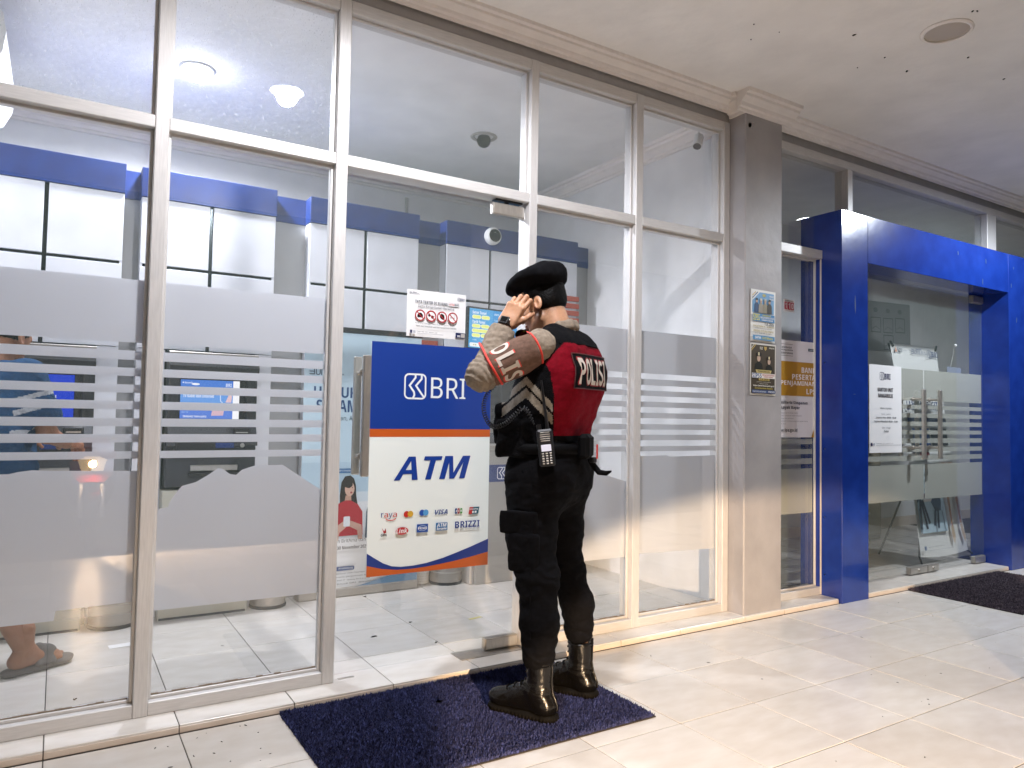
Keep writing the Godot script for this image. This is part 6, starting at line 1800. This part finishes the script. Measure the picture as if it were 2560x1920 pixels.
func customer():
	var who = thing("person", "person in blue jersey and dark shorts at the left cash machine, behind frosted stripes", "person", Vector3(-1.235, STEP, -0.76))
	who.basis = Basis(Vector3(0.78, 0, 0.62), Vector3.UP, Vector3(-0.62, 0, 0.78)) * 0.93
	var nz := FastNoiseLite.new()
	nz.frequency = 1.0
	var skin = lin("#9a6a4c"); var shade = lin("#86573d"); var dark = lin("#15110f")
	var shl = P(0, 0.18, 1.32); var ell_ = P(0.06, 0.24, 1.06); var wrl = P(0.27, 0.16, 1.03)
	var shr = P(0, -0.18, 1.32); var elr = P(0.05, -0.25, 1.06); var wrr = P(0.27, -0.17, 1.01)
	var ear = P(0.075, 0, 1.485)
	var tilt = Basis(Vector3.RIGHT, -0.25)
	var hp = func(a, l, y): return ear + tilt * P(a, l, y)
	var col = func(p, n): return skin.lerp(shade, clampf(0.5 + nz.get_noise_3dv(p * 50.0), 0.0, 1.0) * 0.6)
	var body = [cap(P(0, 0, 0.95), P(0, 0, 1.26), 0.11, 0.11, 0.05), cap(P(0, 0.08, 1.30), P(0, -0.08, 1.30), 0.06, 0.06, 0.04), cap(P(0.0, 0, 1.32), hp.call(0, 0, -0.02), 0.062, 0.056, 0.03), cap(shl, ell_, 0.044, 0.040, 0.03), cap(ell_, wrl, 0.040, 0.027, 0.02), cap(shr, elr, 0.044, 0.040, 0.03), cap(elr, wrr, 0.040, 0.027, 0.02)]
	# legs: the right foot turned out under him, ankle and heel bare above the sandal
	var ank = {1: P(0.02, 0.13, 0.10), -1: P(0.075, -0.160, 0.10)}
	for s in [1, -1]: body.append_array([cap(P(0, 0.09 * s, 0.92), P(0.01, 0.10 * s, 0.50), 0.09, 0.055, 0.04), cap(P(0.01, 0.10 * s, 0.50), P(-0.02, 0.095 * s, 0.36), 0.054, 0.056, 0.03), cap(P(-0.02, 0.095 * s, 0.36), ank[s], 0.055, 0.037, 0.03)])
	var parts = [[net(field(body, 0.010), col), Transform3D.IDENTITY]]
	var head = [ell(hp.call(0.008, 0, 0.055), Vector3(0.075, 0.09, 0.094), 0.02, tilt), ell(hp.call(0.05, 0, -0.012), Vector3(0.058, 0.082, 0.056), 0.03, tilt), ell(hp.call(0.085, 0, -0.085), Vector3(0.022, 0.018, 0.018), 0.02, tilt), cap(hp.call(0.104, 0, 0.02), hp.call(0.12, 0, -0.02), 0.008, 0.012, 0.012), cap(hp.call(0.09, 0.034, 0.034), hp.call(0.09, -0.034, 0.034), 0.013, 0.013, 0.015), cut(hp.call(0.104, 0.031, 0.01), Vector3(0.015, 0.009, 0.012), 0.008, tilt), cut(hp.call(0.104, -0.031, 0.01), Vector3(0.015, 0.009, 0.012), 0.008, tilt), ell(hp.call(0.102, 0, -0.052), Vector3(0.021, 0.010, 0.011), 0.004, tilt)]
	for s in [1, -1]:
		head.append(ell(hp.call(-0.004, 0.080 * s, 0.004), Vector3(0.0085, 0.031, 0.018), 0.006, tilt * Basis(Vector3.BACK, -0.25 * s)))
		head.append(cut(hp.call(0.0, 0.09 * s, 0.004), Vector3(0.008, 0.019, 0.010), 0.004, tilt))
	parts.append([net(field(head, 0.0045), col), Transform3D.IDENTITY])
	for s in [1, -1]:
		var wr = wrl if s > 0 else wrr
		var U = P(1, -0.25 * s, -0.12).normalized()
		var N = P(0.1, 0.1 * s, 1); N = (N - U * N.dot(U)).normalized()
		var T = P(0, -1.0 * s, 0); T = (T - U * T.dot(U) - N * T.dot(N)).normalized()
		parts.append([net(field(hand_bones(wr, U, N, T, [[0.2, 0.3, 0.2], [0.5, 0.7, 0.4], [0.6, 0.8, 0.5], [0.6, 0.9, 0.5]], [Vector3(0.7, 0.7, 0.2), Vector3(0.4, 0.9, 0.2), Vector3(0.2, 0.9, 0.2)]), 0.0035), col), Transform3D.IDENTITY])
	var feet = []
	for s in [1, -1]:
		var yaw = 0.35 if s > 0 else -0.42
		var b = Basis(Vector3.UP, yaw)
		var k = ank[s] * Vector3(1, 0, 1)
		var q = func(a, l, y): return k + b * P(a, l, y)
		feet.append([k, b, s])
		var f = [cap(q.call(0, 0, 0.19), q.call(0, 0, 0.09), 0.041, 0.036, 0.02), cap(q.call(-0.028, 0, 0.058), q.call(0.0, 0, 0.085), 0.033, 0.034, 0.03), cap(q.call(0.01, 0, 0.085), q.call(0.12, 0, 0.048), 0.034, 0.024, 0.03), cap(q.call(-0.02, 0, 0.052), q.call(0.12, 0, 0.044), 0.030, 0.032, 0.03, Vector3.UP, 0.7)]
		for t in 5: f.append(cap(q.call(0.135 - 0.006 * t * t * 0.5, (0.026 - 0.0135 * t) * s * -1.0, 0.042), q.call(0.176 - 0.008 * t, (0.030 - 0.0145 * t) * s * -1.0, 0.037), 0.0115 if t > 0 else 0.014, 0.0095 if t > 0 else 0.012, 0.008))
		parts.append([net(field(f, 0.004), col), Transform3D.IDENTITY])
	part("body", joined_meshes(parts), M.skin, who)
	part("hair", net(field([ell(hp.call(-0.004, 0, 0.066), Vector3(0.088, 0.093, 0.102), 0.01, tilt), cut(hp.call(0.125, 0, 0.0), Vector3(0.12, 0.12, 0.085), 0.01, tilt), cut(hp.call(0, 0, -0.16), Vector3(0.2, 0.16, 0.2), 0.01, tilt), cut(hp.call(0.01, 0.09, 0.0), Vector3(0.022, 0.04, 0.03), 0.008, tilt), cut(hp.call(0.01, -0.09, 0.0), Vector3(0.022, 0.04, 0.03), 0.008, tilt)], 0.0045, func(p): return 0.004 * nz.get_noise_3dv(Vector3(p.x * 110, p.y * 50, p.z * 110)))), M.hair, who)
	var wrk = func(p): return 0.006 * nz.get_noise_3dv(Vector3(p.x * 9, p.y * 13, p.z * 9)) + 0.003 * sin(p.y * 40.0 + p.x * 30.0 + 4.0 * nz.get_noise_3dv(p * 6.0))
	var top = [cap(P(0, 0.09, 0.90), P(0, -0.09, 0.90), 0.125, 0.125, 0.06), cap(P(0, 0.085, 1.05), P(0, -0.085, 1.05), 0.122, 0.122, 0.06), cap(P(-0.005, 0.09, 1.22), P(-0.005, -0.09, 1.22), 0.118, 0.118, 0.06), cap(P(0.0, 0.14, 1.325), P(0.0, -0.14, 1.325), 0.062, 0.062, 0.05), cap(shl, shl.lerp(ell_, 0.72), 0.072, 0.078, 0.03), cap(shr, shr.lerp(elr, 0.72), 0.072, 0.078, 0.03), cut(shl.lerp(ell_, 1.08), Vector3.ONE * 0.092, 0.004), cut(shr.lerp(elr, 1.08), Vector3.ONE * 0.092, 0.004), cut(P(0.02, 0, 1.415), Vector3(0.075, 0.06, 0.075), 0.01), cut(P(0, 0, 0.76), Vector3(0.4, 0.07, 0.4), 0.01)]
	var zone = func(p):
		for e in [[shl, ell_], [shr, elr]]:
			var t = (p - e[0]).dot((e[1] - e[0]).normalized())
			if absf(p.x) > 0.175 and ((t > 0.085 and t < 0.105) or (t > 0.135 and t < 0.158)): return 1
		return 0
	var JF = field(top, 0.006, wrk)
	var js = net(JF, null, zone, 2)
	var jm = part("jersey", js[0], M.jersey, who)
	if js[1] != null: part("sleeve_stripe", js[1], M.jersey_white, jm)
	for layer in 2:
		var st = MB.new()
		var ta = text_arr("07" if layer == 0 else "BOY", true)
		var pts = []
		for p in ta[0]:
			var u = (p.x - ta[1].x) / ta[2].x; var v = (p.y - ta[1].y) / ta[2].y
			pts.append(on_back(JF, lerpf(0.13, -0.125, u), lerpf(0.925, 1.175, v) if layer == 0 else lerpf(1.225, 1.262, v), 0.003))
		for i in range(0, pts.size(), 3): st._wound(pts[i], pts[i + 1], pts[i + 2], P(-1, 0, 0))
		part("shirt_number" if layer == 0 else "shirt_lettering", st, M.jersey_white, jm)
	part("shorts", net(field([cap(P(0, 0.06, 0.88), P(0, -0.06, 0.88), 0.12, 0.12, 0.05), cap(P(0, 0.09, 0.86), P(0.015, 0.11, 0.50), 0.115, 0.098, 0.04), cap(P(0, -0.09, 0.86), P(0.015, -0.11, 0.50), 0.115, 0.098, 0.04), cut(P(0, 0, 0.36), Vector3(0.6, 0.075, 0.6), 0.006)], 0.008, wrk)), M.shorts, who)
	for f in feet:
		var q = func(a, l, y): return f[0] + f[1] * P(a, l, y)
		var so = [cap(q.call(-0.052, 0, 0.014), q.call(0.06, 0, 0.015), 0.040, 0.038, 0.01, Vector3.UP, 0.5), cap(q.call(0.06, 0, 0.015), q.call(0.155, 0, 0.017), 0.038, 0.046, 0.02, Vector3.UP, 0.42), cap(q.call(0.15, 0, 0.022), q.call(0.185, 0, 0.040), 0.036, 0.024, 0.02, Vector3.UP, 0.4), cut(q.call(0, 0, -0.2), Vector3(0.9, 0.2, 0.9), 0.003)]
		var sm = part("sandal", net(field(so, 0.0045)), M.eva, who)
		var st = [cap(q.call(0.045, 0.036, 0.030), q.call(0.062, 0, 0.098), 0.012, 0.009, 0.02), cap(q.call(0.045, -0.036, 0.030), q.call(0.062, 0, 0.098), 0.012, 0.009, 0.02), cap(q.call(0.11, 0.043, 0.030), q.call(0.105, 0.0, 0.080), 0.012, 0.010, 0.03), cap(q.call(0.11, -0.043, 0.030), q.call(0.105, 0.0, 0.080), 0.012, 0.010, 0.03), cap(q.call(0.062, 0, 0.098), q.call(0.125, 0.0, 0.072), 0.012, 0.011, 0.03), cap(q.call(0.075, 0.042, 0.035), q.call(0.09, 0.02, 0.080), 0.011, 0.010, 0.03), cap(q.call(0.075, -0.042, 0.035), q.call(0.09, -0.02, 0.080), 0.011, 0.010, 0.03)]
		part("sandal_strap", net(field(st, 0.0045, func(p): return 0.001 * nz.get_noise_3dv(p * 60.0))), M.eva, sm)

# ---------------------------------------------------------------- a parked motorbike behind the camera, its headlight on
func motorbike():
	var t = thing("motorbike", "red motorbike parked in front of the porch with its headlight on", "motorbike", Vector3(-0.71, -0.14, 4.75))
	t.rotation.y = 0.0
	# the bike faces the shopfront, along -z
	for e in [[-0.28, "front_wheel"], [0.95, "rear_wheel"]]:
		var w = MB.new()
		var path = []
		for k in 33: path.append(Vector3(0, 0.29 + 0.25 * sin(TAU * k / 32), e[0] + 0.25 * cos(TAU * k / 32)))
		w.tube(path, 0.042, 12, false)
		var wheel = part("wheel", w, M.rubber, t)
		for k in 8: part("spoke", MB.new().tube([Vector3(0, 0.29, e[0]), Vector3(0, 0.29 + 0.22 * sin(TAU * k / 8), e[0] + 0.22 * cos(TAU * k / 8))], 0.006, 6), M.steel_dull, wheel)
	for s in [-1, 1]:
		part("fork_leg", MB.new().tube([Vector3(0.085 * s, 0.29, -0.28), Vector3(0.085 * s, 0.72, -0.12)], 0.022, 12), M.steel_dull, t)
		part("mirror_stalk", MB.new().tube([Vector3(0.22 * s, 0.98, 0.02), Vector3(0.30 * s, 1.18, 0.0)], 0.008, 8), M.bike_dark, t)
		part("mirror", MB.new().ball(Vector3(0.31 * s, 1.20, 0.0), Vector3(0.07, 0.045, 0.02), 16), M.bike_dark, t)
		part("turn_signal", MB.new().ball(Vector3(0.17 * s, 0.80, -0.17), Vector3(0.035, 0.025, 0.04), 14), mat("#c8772a", 0.2), t)
	part("mudguard", MB.new().ball(Vector3(0, 0.48, -0.28), Vector3(0.075, 0.13, 0.24), 18), M.bike_paint, t)
	part("handlebar", MB.new().tube([Vector3(-0.34, 1.0, 0.12), Vector3(-0.2, 1.0, 0.04), Vector3(0, 0.95, 0.0), Vector3(0.2, 1.0, 0.04), Vector3(0.34, 1.0, 0.12)], 0.014, 10), M.bike_dark, t)
	part("front_fairing", MB.new().prism([Vector2(-0.16, 0.66), Vector2(-0.10, 0.60), Vector2(0.10, 0.60), Vector2(0.16, 0.66), Vector2(0.19, 0.86), Vector2(0.10, 1.0), Vector2(-0.10, 1.0), Vector2(-0.19, 0.86)], -0.20, -0.05), M.bike_paint, t)
	part("leg_shield", MB.new().ball(Vector3(0, 0.62, 0.06), Vector3(0.21, 0.34, 0.10), 20), M.bike_paint, t)
	part("seat", MB.new().ball(Vector3(0, 0.83, 0.65), Vector3(0.13, 0.08, 0.38), 20), M.bike_dark, t)
	part("engine", MB.new().box(Vector3(0, 0.36, 0.42), Vector3(0.24, 0.26, 0.44), 0.05), M.steel_dull, t)
	part("tail", MB.new().ball(Vector3(0, 0.70, 0.75), Vector3(0.14, 0.16, 0.42), 20), M.bike_paint, t)
	# headlamp: a clear-fronted trapezoid with a bright bulb
	part("headlamp_lens", MB.new().prism([Vector2(-0.085, 0.70), Vector2(0.085, 0.70), Vector2(0.115, 0.80), Vector2(0.05, 0.83), Vector2(-0.05, 0.83), Vector2(-0.115, 0.80)], -0.215, -0.201), glow("#ffd9a0", 2.2), t)
	part("headlamp_bulb", MB.new().ball(Vector3(0, 0.76, -0.235), Vector3(0.035, 0.028, 0.012), 16), glow("#ffe2b0", 30.0), t)
	for e in [["headlight_spill", 2.4, 67.0, 0.0, 0.22, -60.0], ["headlight_beam", 36.0, 31.6, -37.0, 0.10, -30.0]]:
		var l := SpotLight3D.new()
		l.name = e[0]
		l.light_color = Color("#ffdab0")
		l.light_energy = e[1]
		l.light_size = 0.03
		l.spot_angle = e[2]
		l.spot_angle_attenuation = e[4]
		l.spot_range = 30.0
		l.spot_attenuation = 2.0
		l.shadow_enabled = true
		l.position = Vector3(0, 0.765, -0.26)
		l.rotation = Vector3(deg_to_rad(e[5]), deg_to_rad(e[3]), 0)
		t.add_child(l)

# ---------------------------------------------------------------- small things
func litter():
	var st = MB.new()
	var r := RandomNumberGenerator.new()
	r.seed = 12
	# insect specks on the porch ceiling
	for q in [[1.737, 0.65, 0.004], [1.838, 0.548, 0.004], [1.895, 0.669, 0.003], [2.215, 0.852, 0.011], [2.547, 0.806, 0.006], [2.784, 0.785, 0.011], [2.488, 1.07, 0.012], [2.466, 1.27, 0.008], [2.482, 1.282, 0.007], [2.894, 1.04, 0.009], [3.299, 1.024, 0.008], [2.532, 0.664, 0.004], [3.6, 1.3, 0.006], [1.1, 0.9, 0.004]]:
		st.ball(Vector3(q[0], 2.9985, q[1]), Vector3(q[2], 0.003, q[2] * 0.55), 8, Basis(Vector3.UP, r.randf() * TAU))
	tag(part("insects", st, mat("#2a2724", 0.8), null, null), "small dark insects resting on the porch ceiling", "insects", "", "stuff")
	var d = MB.new()
	for q in [[0.36, -0.503, 0.016], [0.842, -1.345, 0.008], [0.628, -0.648, 0.008], [0.742, -1.322, 0.009], [0.605, -1.272, 0.009], [0.596, -0.279, 0.008], [0.503, -1.392, 0.008], [-0.9, -0.3, 0.007], [-0.3, -0.7, 0.005], [1.9, -0.4, 0.006]]:
		for k in 3: d.ball(Vector3(q[0] + r.randfn(0, q[2] * 0.7), STEP + 0.001, q[1] + r.randfn(0, q[2] * 0.5)), Vector3(q[2] * r.randf_range(0.4, 1.0), 0.0016, q[2] * r.randf_range(0.3, 0.6)), 8, Basis(Vector3.UP, r.randf() * TAU))
	tag(part("floor_debris", d, mat("#5c564c", 0.9)), "crumbs of dirt scattered over the lobby floor", "dirt", "", "stuff")
	var e = MB.new()
	for k in 130:
		var x = r.randf_range(0.3, 5.5); var z = r.randf_range(0.2, 2.2)
		if k < 40:
			x = r.randf_range(-0.9, 0.0); z = r.randf_range(0.15, 0.6)
		if (x < 0.97 and x > -0.26 and z < 0.86) or (x > 3.88 and z < 0.84): continue
		var s = r.randf_range(0.0015, 0.005)
		e.ball(Vector3(x, 0.0008, z), Vector3(s * r.randf_range(0.8, 2.2), 0.0008, s * 0.6), 6, Basis(Vector3.UP, r.randf() * TAU))
	tag(part("porch_debris", e, mat("#6b6358", 0.9)), "grit scattered over the porch tiles", "dirt", "", "stuff")
	tag(part("paper_scrap", MB.new().box(Vector3(0.965, STEP + 0.0012, -0.555), Vector3(0.085, 0.0008, 0.022), 0.0, Basis(Vector3.UP, 0.2)), mat("#c9c07a", 0.8)), "yellowish paper scrap lying on the lobby floor", "scrap")
	tag(part("receipt", MB.new().box(Vector3(-0.69, STEP + 0.0012, -0.93), Vector3(0.13, 0.0006, 0.055), 0.0, Basis(Vector3.UP, 0.1)), M.paper), "white receipt lying on the lobby floor near the frame", "paper")
	var bug = thing("beetle", "small dark beetle on the navy doormat", "insect", Vector3(0.301, 0.017, 0.354))
	part("shell", MB.new().ball(Vector3.ZERO, Vector3(0.013, 0.004, 0.007), 12), M.bike_dark, bug)
	for k in 6: part("leg", MB.new().tube([Vector3(-0.006 + 0.005 * (k / 2), 0.0, 0), Vector3(-0.008 + 0.006 * (k / 2), -0.002, 0.011 * (1 if k % 2 else -1))], 0.0008, 5), M.bike_dark, bug)
	var nest = thing("wall_hook", "old bent wire hook and plaster crumb near the top of the pillar", "hook", Vector3(2.345, 2.83, 0.115))
	part("crumb", MB.new().ball(Vector3.ZERO, Vector3(0.012, 0.014, 0.008), 10), mat("#a59c88", 0.9), nest)
	part("wire", MB.new().tube([Vector3(0, 0, 0.004), Vector3(0.012, 0.016, 0.01), Vector3(0.026, 0.012, 0.012), Vector3(0.034, -0.010, 0.01)], 0.0014, 6), M.steel_dull, nest)
